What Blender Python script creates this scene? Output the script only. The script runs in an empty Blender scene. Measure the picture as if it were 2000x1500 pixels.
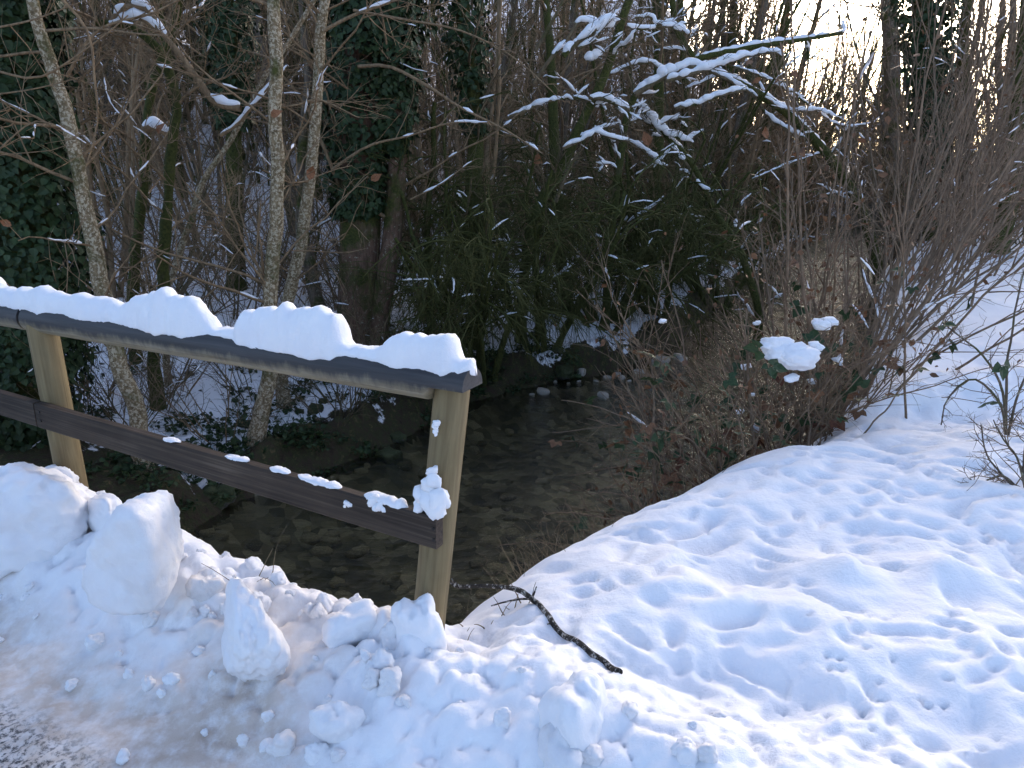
import bpy, math, numpy as np
from mathutils import Vector

# ------------------------------------------------------------------ camera, sky, sun, exposure
SC = bpy.context.scene
COL = SC.collection
F = 1503.0; PITCH = math.atan(450 / F); CAMZ = 1.6
cam = bpy.data.cameras.new('camera'); cam.sensor_width = 36; cam.lens = F / 2000 * 36
cam.clip_start = 0.05; cam.clip_end = 500
camo = bpy.data.objects.new('camera', cam); COL.objects.link(camo)
camo.location = (0, 0, CAMZ); camo.rotation_euler = (math.pi / 2 - PITCH, 0, 0)
SC.camera = camo
SUN_EL, SUN_BEAR = math.radians(15), math.radians(24)      # bearing: from +Y towards +X
W = bpy.data.worlds.new('World'); SC.world = W; W.use_nodes = True
wn = W.node_tree; bg = wn.nodes['Background']
sky = wn.nodes.new('ShaderNodeTexSky'); sky.sky_type = 'NISHITA'; sky.sun_disc = False
sky.sun_elevation = SUN_EL; sky.sun_rotation = SUN_BEAR
sky.air_density = 0.6; sky.dust_density = 3.0; sky.ozone_density = 1.0
wn.links.new(sky.outputs[0], bg.inputs[0]); bg.inputs[1].default_value = 0.15
sl = bpy.data.lights.new('sun', 'SUN'); sl.energy = 0.5; sl.angle = math.radians(28); sl.color = (1, .86, .7)
so = bpy.data.objects.new('sun', sl); COL.objects.link(so); so.location = (0, 0, 30)
sd = Vector((math.sin(SUN_BEAR) * math.cos(SUN_EL), math.cos(SUN_BEAR) * math.cos(SUN_EL), math.sin(SUN_EL)))
so.rotation_euler = sd.to_track_quat('Z', 'Y').to_euler()
SC.view_settings.view_transform = 'Standard'; SC.view_settings.look = 'None'
SC.view_settings.exposure = 1.95; SC.view_settings.gamma = 1
SC.render.engine = 'CYCLES'; SC.cycles.use_denoising = True
SC.cycles.max_bounces = 5; SC.cycles.diffuse_bounces = 3; SC.cycles.transparent_max_bounces = 12

# ------------------------------------------------------------------ helpers: pixels, noise, meshes
def ray(u, v):
    a = (u - 1000) / F; b = (750 - v) / F
    return np.array((a, math.cos(PITCH) + b * math.sin(PITCH), -math.sin(PITCH) + b * math.cos(PITCH)))
def Pz(u, v, z):
    d = ray(u, v); p = d * ((z - CAMZ) / d[2]); p[2] = z; return p
def Py(u, v, y):
    d = ray(u, v); p = d * (y / d[1]); p[2] += CAMZ; return p

def _h(ix, iy, iz, seed):
    h = (ix.astype(np.int64) * 374761393 + iy.astype(np.int64) * 668265263 + iz.astype(np.int64) * 2147483647 + seed * 974711) & 0xffffffff
    h = ((h ^ (h >> 13)) * 1274126177) & 0xffffffff
    h = ((h ^ (h >> 16)) * 2246822519) & 0xffffffff
    return ((h ^ (h >> 15)) & 0xffffff) / float(0xffffff)
def vn(x, y, z=None, seed=0):
    x = np.asarray(x, float); y = np.asarray(y, float)
    if z is None: z = np.zeros_like(x)
    z = np.asarray(z, float)
    fx, fy, fz = np.floor(x), np.floor(y), np.floor(z)
    ux, uy, uz = x - fx, y - fy, z - fz
    ux, uy, uz = [q * q * q * (q * (q * 6 - 15) + 10) for q in (ux, uy, uz)]
    r = 0
    flat = not np.any(z)
    for dz in ((0,) if flat else (0, 1)):
        wz = 1 if flat else (uz if dz else 1 - uz)
        for dx in (0, 1):
            for dy in (0, 1):
                r = r + _h(fx + dx, fy + dy, fz + dz, seed) * (ux if dx else 1 - ux) * (uy if dy else 1 - uy) * wz
    return r * 2 - 1
def fbm(x, y, z=None, o=4, seed=0, g=.5):
    r, a, s = 0, 1, 0
    for i in range(o):
        r = r + a * vn(x * 2 ** i, y * 2 ** i, None if z is None else z * 2 ** i, seed + i * 17); s += a; a *= g
    return r / s
def worley(x, y, seed=0):
    fx, fy = np.floor(x), np.floor(y); best = np.full(np.shape(x), 9.); idv = np.zeros(np.shape(x))
    zz = np.zeros_like(fx)
    for dx in (-1, 0, 1):
        for dy in (-1, 0, 1):
            cx, cy = fx + dx, fy + dy
            d = np.hypot(cx + _h(cx, cy, zz, seed) - x, cy + _h(cx, cy, zz, seed + 5) - y)
            m = d < best; best = np.where(m, d, best); idv = np.where(m, _h(cx, cy, zz, seed + 9), idv)
    return best, idv
def mworley(m, x, y, seed=0):
    """worley only where mask m holds (saves time)"""
    d = np.full(np.shape(x), 9.); k = np.zeros(np.shape(x))
    if m.any(): d[m], k[m] = worley(x[m], y[m], seed)
    return d, k
def sst(a, b, x):
    t = np.clip((x - a) / (b - a), 0, 1); return t * t * (3 - 2 * t)

def make_mesh(name, V, faces, mats=(), smooth=True, fm=None):
    """faces: list of int arrays (n,3) / (n,4)"""
    me = bpy.data.meshes.new(name)
    V = np.asarray(V, np.float32)
    faces = [np.asarray(f, np.int32) for f in faces if len(f)]
    me.vertices.add(len(V)); me.vertices.foreach_set('co', V.ravel())
    nl = sum(f.size for f in faces); npoly = sum(len(f) for f in faces)
    me.loops.add(nl); me.polygons.add(npoly)
    me.loops.foreach_set('vertex_index', np.concatenate([f.ravel() for f in faces]))
    tot = np.concatenate([np.full(len(f), f.shape[1], np.int32) for f in faces])
    st = np.concatenate(([0], np.cumsum(tot)[:-1])).astype(np.int32)
    me.polygons.foreach_set('loop_start', st)
    me.polygons.foreach_set('loop_total', tot)
    me.polygons.foreach_set('use_smooth', np.full(npoly, smooth))
    for m in mats: me.materials.append(m)
    if fm is not None: me.polygons.foreach_set('material_index', np.asarray(fm, np.int32))
    me.update(calc_edges=True); me.validate()
    return me
def attr(me, name, a):
    at = me.attributes.new(name, 'FLOAT', 'POINT'); at.data.foreach_set('value', np.asarray(a, np.float32))
def ob(name, me, parent=None, loc=None, rz=None, sc=None):
    o = bpy.data.objects.new(name, me); COL.objects.link(o)
    if parent is not None: o.parent = parent
    if loc is not None: o.location = [float(q) for q in loc]
    if rz is not None: o.rotation_euler = (0, 0, rz)
    if sc is not None: o.scale = (sc, sc, sc)
    return o
def tag(o, label, cat, group=None):
    o['label'] = label; o['category'] = cat
    if group: o['group'] = group
    return o
def kind(o, k): o['kind'] = k; return o
def empty(name, loc=(0, 0, 0)):
    o = bpy.data.objects.new(name, None); COL.objects.link(o); o.location = [float(q) for q in loc]; o.empty_display_size = .2; return o

class MB:                                   # mesh builder
    def __init__(s): s.V = []; s.Q = []; s.T = []; s.n = 0
    def add(s, V, Q=None, T=None):
        V = np.asarray(V, float).reshape(-1, 3)
        if Q is not None: s.Q.append(np.asarray(Q, np.int64) + s.n)
        if T is not None: s.T.append(np.asarray(T, np.int64) + s.n)
        s.V.append(V); s.n += len(V)
    def mesh(s, name, *mats, smooth=True, origin=None):
        V = np.concatenate(s.V)
        if origin is not None: V = V - np.asarray(origin)
        f = []
        if s.Q: f.append(np.concatenate(s.Q))
        if s.T: f.append(np.concatenate(s.T))
        return make_mesh(name, V, f, mats, smooth)
def tube(M, P, R, k=4, cap=False):
    P = np.asarray(P, float); R = np.asarray(R, float); n = len(P)
    T = np.gradient(P, axis=0); T /= np.linalg.norm(T, axis=1, keepdims=True) + 1e-9
    m = T.mean(0); ref = np.array((0, 0, 1.)) if abs(m[2]) < .8 * np.linalg.norm(m) else np.array((1., .13, 0))
    A = np.cross(T, ref); A /= np.linalg.norm(A, axis=1, keepdims=True) + 1e-9
    B = np.cross(A, T)
    an = np.arange(k) * 2 * math.pi / k
    V = P[:, None, :] + R[:, None, None] * (np.cos(an)[None, :, None] * A[:, None, :] + np.sin(an)[None, :, None] * B[:, None, :])
    i = np.arange(n - 1)[:, None] * k; j = np.arange(k)[None, :]; j2 = (j + 1) % k
    Q = np.stack([i + j, i + j2, i + k + j2, i + k + j], -1).reshape(-1, 4)
    if cap:
        M.add(np.concatenate([V.reshape(-1, 3), P[:1], P[-1:]]), Q,
              np.concatenate([[(n * k, (a + 1) % k, a) for a in range(k)], [(n * k + 1, (n - 1) * k + a, (n - 1) * k + (a + 1) % k) for a in range(k)]]))
    else: M.add(V.reshape(-1, 3), Q)
def resample(P, n):
    P = np.asarray(P, float); d = np.concatenate(([0], np.cumsum(np.linalg.norm(np.diff(P, axis=0), axis=1))))
    if len(P) > 2:                                             # Catmull-Rom for a soft course
        out = []
        for q in np.linspace(0, d[-1], n):
            i = min(max(np.searchsorted(d, q, 'right') - 1, 0), len(P) - 2); t = (q - d[i]) / (d[i + 1] - d[i] + 1e-9)
            p0, p1, p2, p3 = P[max(i - 1, 0)], P[i], P[i + 1], P[min(i + 2, len(P) - 1)]
            out.append(.5 * (2 * p1 + (p2 - p0) * t + (2 * p0 - 5 * p1 + 4 * p2 - p3) * t * t + (3 * p1 - p0 - 3 * p2 + p3) * t ** 3))
        return np.array(out)
    return np.stack([np.interp(np.linspace(0, d[-1], n), d, P[:, c]) for c in range(3)], 1)

# ------------------------------------------------------------------ materials
def mat(name):
    m = bpy.data.materials.new(name); m.use_nodes = True
    return m, m.node_tree, m.node_tree.nodes['Principled BSDF']
def N(nt, t, **kw):
    n = nt.nodes.new(t)
    for k, v in kw.items():
        if k.startswith('i_'):
            key = k[2:]
            (n.inputs[int(key)] if key.isdigit() else n.inputs[key]).default_value = v
        else: setattr(n, k, v)
    return n
def lk(nt, a, b): nt.links.new(a, b)
def noise(nt, scale, det=4, rough=.55, vec=None, dist=0):
    n = N(nt, 'ShaderNodeTexNoise'); n.inputs['Scale'].default_value = scale; n.inputs['Detail'].default_value = det
    n.inputs['Roughness'].default_value = rough; n.inputs['Distortion'].default_value = dist
    if vec is not None: lk(nt, vec, n.inputs['Vector'])
    return n.outputs[0]
def ramp(nt, fac, *st):
    r = N(nt, 'ShaderNodeValToRGB'); e = r.color_ramp.elements
    while len(e) < len(st): e.new(.5)
    for el, (p, c) in zip(e, st): el.position = p; el.color = (*c, 1) if len(c) == 3 else c
    lk(nt, fac, r.inputs[0]); return r.outputs[0]
def mixc(nt, f, a, b):
    m = N(nt, 'ShaderNodeMix', data_type='RGBA')
    for s, v in ((0, f), (6, a), (7, b)):
        if hasattr(v, 'is_linked'): lk(nt, v, m.inputs[s])
        else: m.inputs[s].default_value = (*v, 1) if isinstance(v, tuple) else v
    return m.outputs[2]
def math_(nt, op, a, b=None, clamp=False):
    m = N(nt, 'ShaderNodeMath', operation=op, use_clamp=clamp)
    for s, v in ((0, a), (1, b)):
        if v is None: continue
        if hasattr(v, 'is_linked'): lk(nt, v, m.inputs[s])
        else: m.inputs[s].default_value = v
    return m.outputs[0]
def bump(nt, h, bs, strength=.3, dist=.02):
    b = N(nt, 'ShaderNodeBump'); b.inputs['Strength'].default_value = strength; b.inputs['Distance'].default_value = dist
    lk(nt, h, b.inputs['Height']); lk(nt, b.outputs[0], bs.inputs['Normal'])
def objco(nt): return N(nt, 'ShaderNodeTexCoord').outputs['Object']

SNOWC = (.86, .865, .88)
def snow_mat(name, dirt=False):
    m, nt, b = mat(name); co = objco(nt)
    c = ramp(nt, noise(nt, 9, 5, vec=co), (.3, (.85, .835, .86)), (.7, (.90, .885, .89)))
    if dirt:
        a = N(nt, 'ShaderNodeAttribute', attribute_name='dirt').outputs['Fac']
        f = math_(nt, 'MULTIPLY', a, ramp(nt, noise(nt, 14, 6, .65, co), (.32, (.35,) * 3), (.6, (1,) * 3)))
        c = mixc(nt, f, c, ramp(nt, noise(nt, 5, 4, vec=co), (.3, (.50, .385, .305)), (.7, (.70, .60, .53))))
        g = N(nt, 'ShaderNodeAttribute', attribute_name='grit').outputs['Fac']
        sp = ramp(nt, noise(nt, 55, 5, .7, co), (.47, (0,) * 3), (.6, (1,) * 3))
        c = mixc(nt, math_(nt, 'MULTIPLY', g, sp), c, (.05, .045, .045))
    lk(nt, c, b.inputs['Base Color']); b.inputs['Roughness'].default_value = .55
    b.inputs['Specular IOR Level'].default_value = .3
    h = math_(nt, 'ADD', noise(nt, 45, 6, .6, co), math_(nt, 'MULTIPLY', noise(nt, 260, 2, .6, co), .35))
    bump(nt, h, b, .35, .012)
    return m
M_SNOW = snow_mat('snow'); M_SNOWD = snow_mat('ploughed_snow', True)

def ground_mat():
    m, nt, b = mat('snowy_forest_floor'); co = objco(nt)
    s = ramp(nt, noise(nt, 6, 5, vec=co), (.3, (.85, .835, .86)), (.7, (.90, .885, .89)))
    lit = ramp(nt, noise(nt, 13, 7, .75, co), (.28, (.018, .013, .009)), (.45, (.05, .034, .02)), (.56, (.035, .042, .014)), (.7, (.17, .105, .055)))
    a = N(nt, 'ShaderNodeAttribute', attribute_name='bare').outputs['Fac']
    f = math_(nt, 'ADD', a, math_(nt, 'MULTIPLY', math_(nt, 'SUBTRACT', noise(nt, 5, 8, .68, co), .5), 1.5))
    f = ramp(nt, f, (.47, (0,) * 3), (.53, (1,) * 3))
    lk(nt, mixc(nt, f, s, lit), b.inputs['Base Color']); b.inputs['Roughness'].default_value = .75
    b.inputs['Specular IOR Level'].default_value = .2
    h = math_(nt, 'SUBTRACT', math_(nt, 'MULTIPLY', noise(nt, 30, 6, .65, co), math_(nt, 'ADD', math_(nt, 'MULTIPLY', f, .4), .16)), math_(nt, 'MULTIPLY', f, .4))
    bump(nt, h, b, .85, .05)
    return m
M_GROUND = ground_mat()
def bed_mat():
    m, nt, b = mat('stream_bed_gravel'); co = objco(nt)
    v = N(nt, 'ShaderNodeTexVoronoi'); v.inputs['Scale'].default_value = 9; lk(nt, co, v.inputs['Vector'])
    c1 = ramp(nt, v.outputs['Color'], (.1, (.09, .08, .05)), (.5, (.22, .19, .12)), (.9, (.40, .34, .23)))
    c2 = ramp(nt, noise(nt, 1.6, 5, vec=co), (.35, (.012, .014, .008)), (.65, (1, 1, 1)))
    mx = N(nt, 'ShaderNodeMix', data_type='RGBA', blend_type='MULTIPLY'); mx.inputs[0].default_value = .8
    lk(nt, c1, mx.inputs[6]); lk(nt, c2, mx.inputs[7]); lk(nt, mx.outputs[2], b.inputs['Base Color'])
    b.inputs['Roughness'].default_value = .8
    bump(nt, v.outputs['Distance'], b, .6, .03)
    return m
M_BED = bed_mat()
def stone_mat(name, a, b_, moss=0.):
    m, nt, b = mat(name); co = objco(nt)
    oi = N(nt, 'ShaderNodeObjectInfo').outputs['Random']
    c = ramp(nt, math_(nt, 'ADD', math_(nt, 'MULTIPLY', noise(nt, 6, 6, vec=co), .6), math_(nt, 'MULTIPLY', oi, .4)), (.3, a), (.75, b_))
    if moss:
        g = N(nt, 'ShaderNodeNewGeometry').outputs['Normal']; sx = N(nt, 'ShaderNodeSeparateXYZ'); lk(nt, g, sx.inputs[0])
        f = ramp(nt, math_(nt, 'ADD', math_(nt, 'MULTIPLY', sx.outputs[2], .5), noise(nt, 4, 5, vec=co)), (.75 - moss * .4, (0,) * 3), (.9 - moss * .4, (1,) * 3))
        c = mixc(nt, f, c, ramp(nt, noise(nt, 25, 4, vec=co), (.3, (.015, .022, .006)), (.7, (.06, .07, .018))))
    lk(nt, c, b.inputs['Base Color']); b.inputs['Roughness'].default_value = .8
    bump(nt, noise(nt, 18, 6, .65, co), b, .6, .02)
    return m
M_STONE = stone_mat('river_stone', (.08, .07, .042), (.44, .37, .24))
M_PALE = stone_mat('pale_stone', (.3, .27, .22), (.5, .46, .4))
M_MOSSY = stone_mat('mossy_stone', (.03, .027, .022), (.09, .08, .065), .9)
def water_mat():
    m = bpy.data.materials.new('stream_water'); m.use_nodes = True; nt = m.node_tree
    nt.nodes.remove(nt.nodes['Principled BSDF']); out = nt.nodes['Material Output']
    tc = N(nt, 'ShaderNodeTexCoord')
    mp = N(nt, 'ShaderNodeMapping'); lk(nt, tc.outputs['Object'], mp.inputs[0])
    mp.inputs['Rotation'].default_value = (0, 0, math.radians(35)); mp.inputs['Scale'].default_value = (1.2, 3.0, 1)
    h = math_(nt, 'ADD', noise(nt, 2.2, 5, .6, mp.outputs[0], .8), math_(nt, 'MULTIPLY', noise(nt, 7, 4, .6, mp.outputs[0], 1.2), .35))
    bp = N(nt, 'ShaderNodeBump'); bp.inputs['Strength'].default_value = .8; bp.inputs['Distance'].default_value = .1; lk(nt, h, bp.inputs['Height'])
    fr = N(nt, 'ShaderNodeFresnel'); fr.inputs[0].default_value = 1.33; lk(nt, bp.outputs[0], fr.inputs['Normal'])
    tr = N(nt, 'ShaderNodeBsdfTransparent'); tr.inputs[0].default_value = (.80, .78, .64, 1)
    gl = N(nt, 'ShaderNodeBsdfGlossy'); gl.inputs['Roughness'].default_value = .06; gl.inputs[0].default_value = (1, 1, 1, 1); lk(nt, bp.outputs[0], gl.inputs['Normal'])
    mx = N(nt, 'ShaderNodeMixShader'); lk(nt, fr.outputs[0], mx.inputs[0]); lk(nt, tr.outputs[0], mx.inputs[1]); lk(nt, gl.outputs[0], mx.inputs[2])
    lk(nt, mx.outputs[0], out.inputs['Surface'])
    return m
M_WATER = water_mat()
def bark_mat(name, dark, light, moss=.0, lichen=0., scale=1., stretch=.25, lsc=26, lcol=(.30, .28, .20)):
    m, nt, b = mat(name)
    mp = N(nt, 'ShaderNodeMapping'); co = objco(nt); lk(nt, co, mp.inputs[0]); mp.inputs['Scale'].default_value = (1, 1, stretch)
    c = ramp(nt, noise(nt, 30 * scale, 6, .65, mp.outputs[0]), (.32, dark), (.68, light))
    if lichen:
        f = ramp(nt, noise(nt, lsc, 5, .7, co), (.6 - lichen * .25, (0,) * 3), (.66 - lichen * .25, (1,) * 3))
        c = mixc(nt, f, c, lcol)
    if moss:
        f = ramp(nt, noise(nt, 3.0, 5, .6, co), (.62 - moss * .4, (0,) * 3), (.75 - moss * .4, (1,) * 3))
        c = mixc(nt, f, c, ramp(nt, noise(nt, 40, 4, vec=co), (.3, (.028, .032, .009)), (.7, (.085, .088, .022))))
    lk(nt, c, b.inputs['Base Color']); b.inputs['Roughness'].default_value = .85; b.inputs['Specular IOR Level'].default_value = .2
    bump(nt, noise(nt, 45 * scale, 6, .7, mp.outputs[0]), b, .7, .02)
    return m
M_BARK = bark_mat('grey_brown_bark', (0.065, 0.048, 0.034), (0.19, 0.145, 0.105), .35, .1)
M_BARKM = bark_mat('mossy_bark', (0.05, 0.04, 0.024), (0.13, 0.1, 0.065), .95)
M_BIRCH = bark_mat('pale_lichen_bark', (.10, .066, .032), (.30, .22, .125), .22, .42, 1.0, .8, 44, (.48, .40, .28))
M_BARKR = bark_mat('ruddy_bark', (.075, .042, .027), (.21, .125, .085), .4, .05)
M_TWIG = bark_mat('brown_twig', (0.15, 0.097, 0.055), (0.33, 0.225, 0.13))
M_TWIGR = bark_mat('russet_twig', (.11, .073, .047), (.27, .19, .125))
M_TWIGD = bark_mat('dark_twig', (0.09, 0.065, 0.038), (0.2, 0.15, 0.09), .3)
M_MOSS = bark_mat('hanging_moss', (0.035, 0.036, 0.012), (0.12, 0.115, 0.036), .5)
M_STRAW = bark_mat('dry_straw', (.14, .10, .055), (.30, .23, .14))
def leaf_mat(name, a, b_, sc=8, rough=.45):
    m, nt, b = mat(name); co = objco(nt)
    c = ramp(nt, noise(nt, sc, 3, vec=co), (.3, a), (.7, b_))
    lk(nt, c, b.inputs['Base Color']); b.inputs['Roughness'].default_value = rough; b.inputs['Specular IOR Level'].default_value = .18
    return m
M_IVY = leaf_mat('ivy_leaf', (.014, .027, .010), (.045, .070, .026))
M_BLEAF = leaf_mat('bramble_green_leaf', (.02, .04, .018), (.05, .075, .03))
M_BLEAFR = leaf_mat('bramble_russet_leaf', (.07, .02, .015), (.13, .06, .03))
M_DEAD = leaf_mat('dead_leaf', (.16, .065, .03), (.34, .15, .07), 12, .6)
M_DEADS = leaf_mat('dull_dead_leaf', (.09, .045, .025), (.22, .11, .055), 12, .6)
def wood_mat(name, dark, light, streak, grain=(40, 40, 2.2), axis=None):
    m, nt, b = mat(name)
    mp = N(nt, 'ShaderNodeMapping'); co = objco(nt); lk(nt, co, mp.inputs[0]); mp.inputs['Scale'].default_value = grain
    n1 = noise(nt, 1.0, 6, .6, mp.outputs[0], .6); n2 = noise(nt, 2.5, 5, .6, co)
    c = ramp(nt, math_(nt, 'ADD', math_(nt, 'MULTIPLY', n1, .65), math_(nt, 'MULTIPLY', n2, .35)), (.32, dark), (.55, light), (.72, streak))
    lk(nt, c, b.inputs['Base Color']); b.inputs['Roughness'].default_value = .7; b.inputs['Specular IOR Level'].default_value = .25
    bump(nt, n1, b, .45, .006)
    return m
M_POST = wood_mat('weathered_post_wood', (.12, .085, .042), (.22, .165, .085), (.29, .22, .12))
M_PLANK = wood_mat('dark_wet_plank', (.016, .011, .008), (.06, .042, .03), (.13, .10, .075), (1.6, 90, 90))
def rail_mat():                                   # log: wet blackened crown, pale weathered flank (its own colour, turned with the log)
    m, nt, b = mat('round_rail_wood'); co = objco(nt)
    mp = N(nt, 'ShaderNodeMapping'); lk(nt, co, mp.inputs[0]); mp.inputs['Scale'].default_value = (3, 60, 60)
    sx = N(nt, 'ShaderNodeSeparateXYZ'); lk(nt, co, sx.inputs[0])
    g = noise(nt, 1, 6, .6, mp.outputs[0], .4)
    mp2 = N(nt, 'ShaderNodeMapping'); lk(nt, co, mp2.inputs[0]); mp2.inputs['Scale'].default_value = (22, 6, 6)
    e = math_(nt, 'ADD', math_(nt, 'MULTIPLY', sx.outputs[2], 11), math_(nt, 'MULTIPLY', noise(nt, 1, 5, .7, mp2.outputs[0]), .8))
    f = ramp(nt, e, (.0, (0,) * 3), (.4, (1,) * 3))
    pale = ramp(nt, g, (.3, (.15, .12, .07)), (.7, (.32, .28, .19))); wet = ramp(nt, g, (.3, (.022, .02, .021)), (.7, (.055, .05, .05)))
    lk(nt, mixc(nt, f, pale, wet), b.inputs['Base Color']); b.inputs['Roughness'].default_value = .6
    bump(nt, g, b, .4, .006)
    return m
M_RAIL = rail_mat()
M_IRON = leaf_mat('rusty_nail', (.02, .017, .015), (.05, .04, .035))

# ------------------------------------------------------------------ terrain function
E0 = np.array((-.18, 2.32)); FU = np.array((-.884, .468)); FN = np.array((.468, .884))   # fence: end post, along, outward
LEFT = np.array([(-3.3, 3.5), (-2.9, 4.1), (-2.6, 5.2), (-2.35, 6.1), (-1.8, 6.6), (-1.25, 7.3), (-.65, 8.6), (.07, 9.4), (1.1, 9.95), (2.27, 11), (3.6, 13.9), (5.6, 17.5), (7.7, 21.2), (10, 26), (13, 33)])
RIGHT = np.array([(-.80, 2.45), (-.62, 3.05), (-.35, 3.42), (-.05, 3.75), (.2, 4.05), (.52, 4.38), (1., 4.65), (1.5, 4.95), (2., 5.5), (2.5, 6.3), (3.2, 7.6), (4.5, 10), (6.1, 13.5), (8.4, 17.5), (11, 22), (13.5, 27), (16, 33)])
def polydist(x, y, P):
    d = np.full(np.shape(x), 1e9)
    for a, b in zip(P[:-1], P[1:]):
        ab = b - a; t = np.clip(((x - a[0]) * ab[0] + (y - a[1]) * ab[1]) / (ab @ ab), 0, 1)
        d = np.minimum(d, np.hypot(x - a[0] - t * ab[0], y - a[1] - t * ab[1]))
    return d
POLY = np.concatenate([LEFT, RIGHT[::-1]])
def inside(x, y, P=POLY):
    r = np.zeros(np.shape(x), bool)
    for (x1, y1), (x2, y2) in zip(P, np.roll(P, -1, 0)):
        c = ((y1 > y) != (y2 > y)) & (x < (x2 - x1) * (y - y1) / (y2 - y1 + 1e-12) + x1); r ^= c
    return r
WZ = -1.3
def st_(x, y): return (x - E0[0]) * FN[0] + (y - E0[1]) * FN[1], (x - E0[0]) * FU[0] + (y - E0[1]) * FU[1]
def terrain(x, y, detail=True):
    x = np.asarray(x, float); y = np.asarray(y, float)
    dl, dr = polydist(x, y, LEFT), polydist(x, y, RIGHT); ins = inside(x, y)
    s, t = st_(x, y)
    # right bank: snowfield, rolls over steeply to the water
    w = .78 + .1 * vn(x * .9, y * .9, seed=3)
    dr2 = dr + .10 * fbm(x * 1.3, y * 1.3, seed=4, o=3)
    roll = 1 - (1 - np.clip(dr2 / (w * 1.25), 0, 1)) ** 2.2
    zr = WZ - .1 + 1.38 * roll + .045 * np.clip(dr - 2, 0, 40) * .6
    zr = zr + .07 * fbm(x * .8, y * .8, seed=8, o=3) * sst(.4, 1.5, dr)
    fold = np.exp(-((y - (5.15 + .28 * (x - 2.4))) / .35) ** 2) * sst(1.5, 2.6, x)          # second fold of the bank
    zr = zr + .10 * fold - .10 * np.exp(-((y - (4.75 + .25 * (x - 2.4))) / .25) ** 2) * sst(1.9, 2.8, x)
    # left bank and wooded hillside
    far = np.hypot(x, y); bear = x / np.maximum(y, .5)
    hillw = 1 - sst(.16, .40, bear)
    zl = WZ - .05 + .38 * sst(0, .4, dl) + .65 * sst(.3, 5.5, dl) + hillw * (.36 * np.clip(dl - 5, 0, 60) + .0) + .05 * np.clip(dl - 4, 0, 50) * .5
    zl = zl + .14 * fbm(x * .7, y * .7, seed=12, o=4) * sst(.1, 1, dl)
    zl = zl + (.20 * fbm(x * 2.6, y * 2.6, seed=96, o=4) + .09 * fbm(x * 8, y * 8, seed=97, o=3)) * np.exp(-((dl - .35) / .4) ** 2)
    z = np.where(dr < dl, zr, zl)
    zb = WZ - .06 - .26 * sst(0, .7, np.minimum(dl, dr)) + .05 * fbm(x * 3, y * 3, seed=15, o=3)
    z = np.where(ins, zb, z)
    # road side
    rampz = -.15 + .07 * sst(-.75, -.1, s) + .04 * (1 - sst(-.5, .1, t))
    lump = .09 + .04 * sst(0, .3, t) + .16 * sst(1.1, 2.2, t)
    crest = lump * np.exp(-((s + .14) / np.where(s < -.14, .36, .2)) ** 2)
    zroad = rampz + crest * (1 + .45 * vn(t * 2.1, s * 1.5, seed=21))
    e = .17 + .06 * vn(t * 3, t * 0, seed=22) + .03 * vn(t * 9, t * 0, seed=23)
    m = sst(e - .20, e + .26, s)
    bridge = sst(-.05, .15, t)
    # at the bridge the snow edge breaks off, to the side of the post it runs into the snowfield
    flat = sst(-.4, .35, s)
    z_side = zroad * (1 - flat) + z * flat
    z_br = zroad * (1 - m) + z * m
    zz = z_side * (1 - bridge) + z_br * bridge
    out = zz
    if detail:
        ridge = np.exp(-((s + .2) / .42) ** 2) * (1 - m * bridge * .8) * (.55 + .45 * sst(-.6, .2, t))
        mk = ridge > .01
        f1, i1 = mworley(mk, t * 4.2 + .35 * vn(t * 6, s * 6, seed=30), s * 4.2 + .35 * vn(t * 6, s * 6, seed=31), 40)
        f2, i2 = mworley(mk, t * 9 + .3 * vn(t * 12, s * 12, seed=32), s * 9, 41)
        f3, i3 = mworley(mk, t * 19 + .3 * vn(t * 24, s * 24, seed=33), s * 19, 42)
        lum = .075 * (np.sqrt(np.clip(1 - (f1 / .8) ** 2, 0, 1)) - .5) * (.3 + i1) + .060 * (np.sqrt(np.clip(1 - (f2 / .75) ** 2, 0, 1)) - .5) * (.2 + i2) + .026 * (np.sqrt(np.clip(1 - (f3 / .75) ** 2, 0, 1)) - .5)
        out = out + ridge * (lum + .02 * fbm(t * 14, s * 14, seed=50, o=4))
        # road: packed slush with tread bars across the lane
        rd = 1 - sst(-.85, -.6, s)
        out = out + rd * (.012 * fbm(t * 6, s * 6, seed=60, o=4) + .007 * np.maximum(0, np.sin((t * .9 + s * .35) * 95 + 2.2 * vn(t * 5, s * 5, seed=61))) * sst(-.1, .4, vn(t * 1.5, s * 4, seed=62) + .35)
                          + .02 * np.clip(.4 - mworley((s < -.8) & (far < 5), t * 24, s * 24, 63)[0], 0, 1) * sst(.9, 1.2, -s))
        # snowfield: melt dimples, drip pits, wind lumps
        sf = np.where(ins, 0, 1) * np.where(dr < dl, 1, .4) * sst(-.25, .3, s) * sst(.3, .9, np.minimum(dl, dr)) * (1 - bridge * (1 - sst(.3, .8, s)))
        wx = x + .12 * vn(x * 4, y * 4, seed=70); wy = y + .12 * vn(x * 4, y * 4, seed=71)
        mk = (sf > .01) & (far < 9)
        d1, k1 = mworley(mk, wx * 3.1, wy * 3.6, 72); d2, k2 = mworley(mk, wx * 7.5, wy * 8.5, 73); d3, k3 = mworley(mk, x * 17, y * 17, 74)
        near = 1 - sst(4.5, 9, far)
        out = out + sf * (.035 * fbm(x * 2.2, y * 2.2, seed=75, o=4) - near * (.06 * np.exp(-(d1 / .30) ** 2) * (k1 > .55) + .034 * np.exp(-(d2 / .36) ** 2) * (k2 > .3)
                          + .026 * np.exp(-(d3 / .17) ** 2) * (k3 > .66) * sst(-.1, .3, vn(x * 1.7, y * 1.7, seed=76))) + .012 * near * fbm(x * 9, y * 9, seed=77, o=3))
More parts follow.
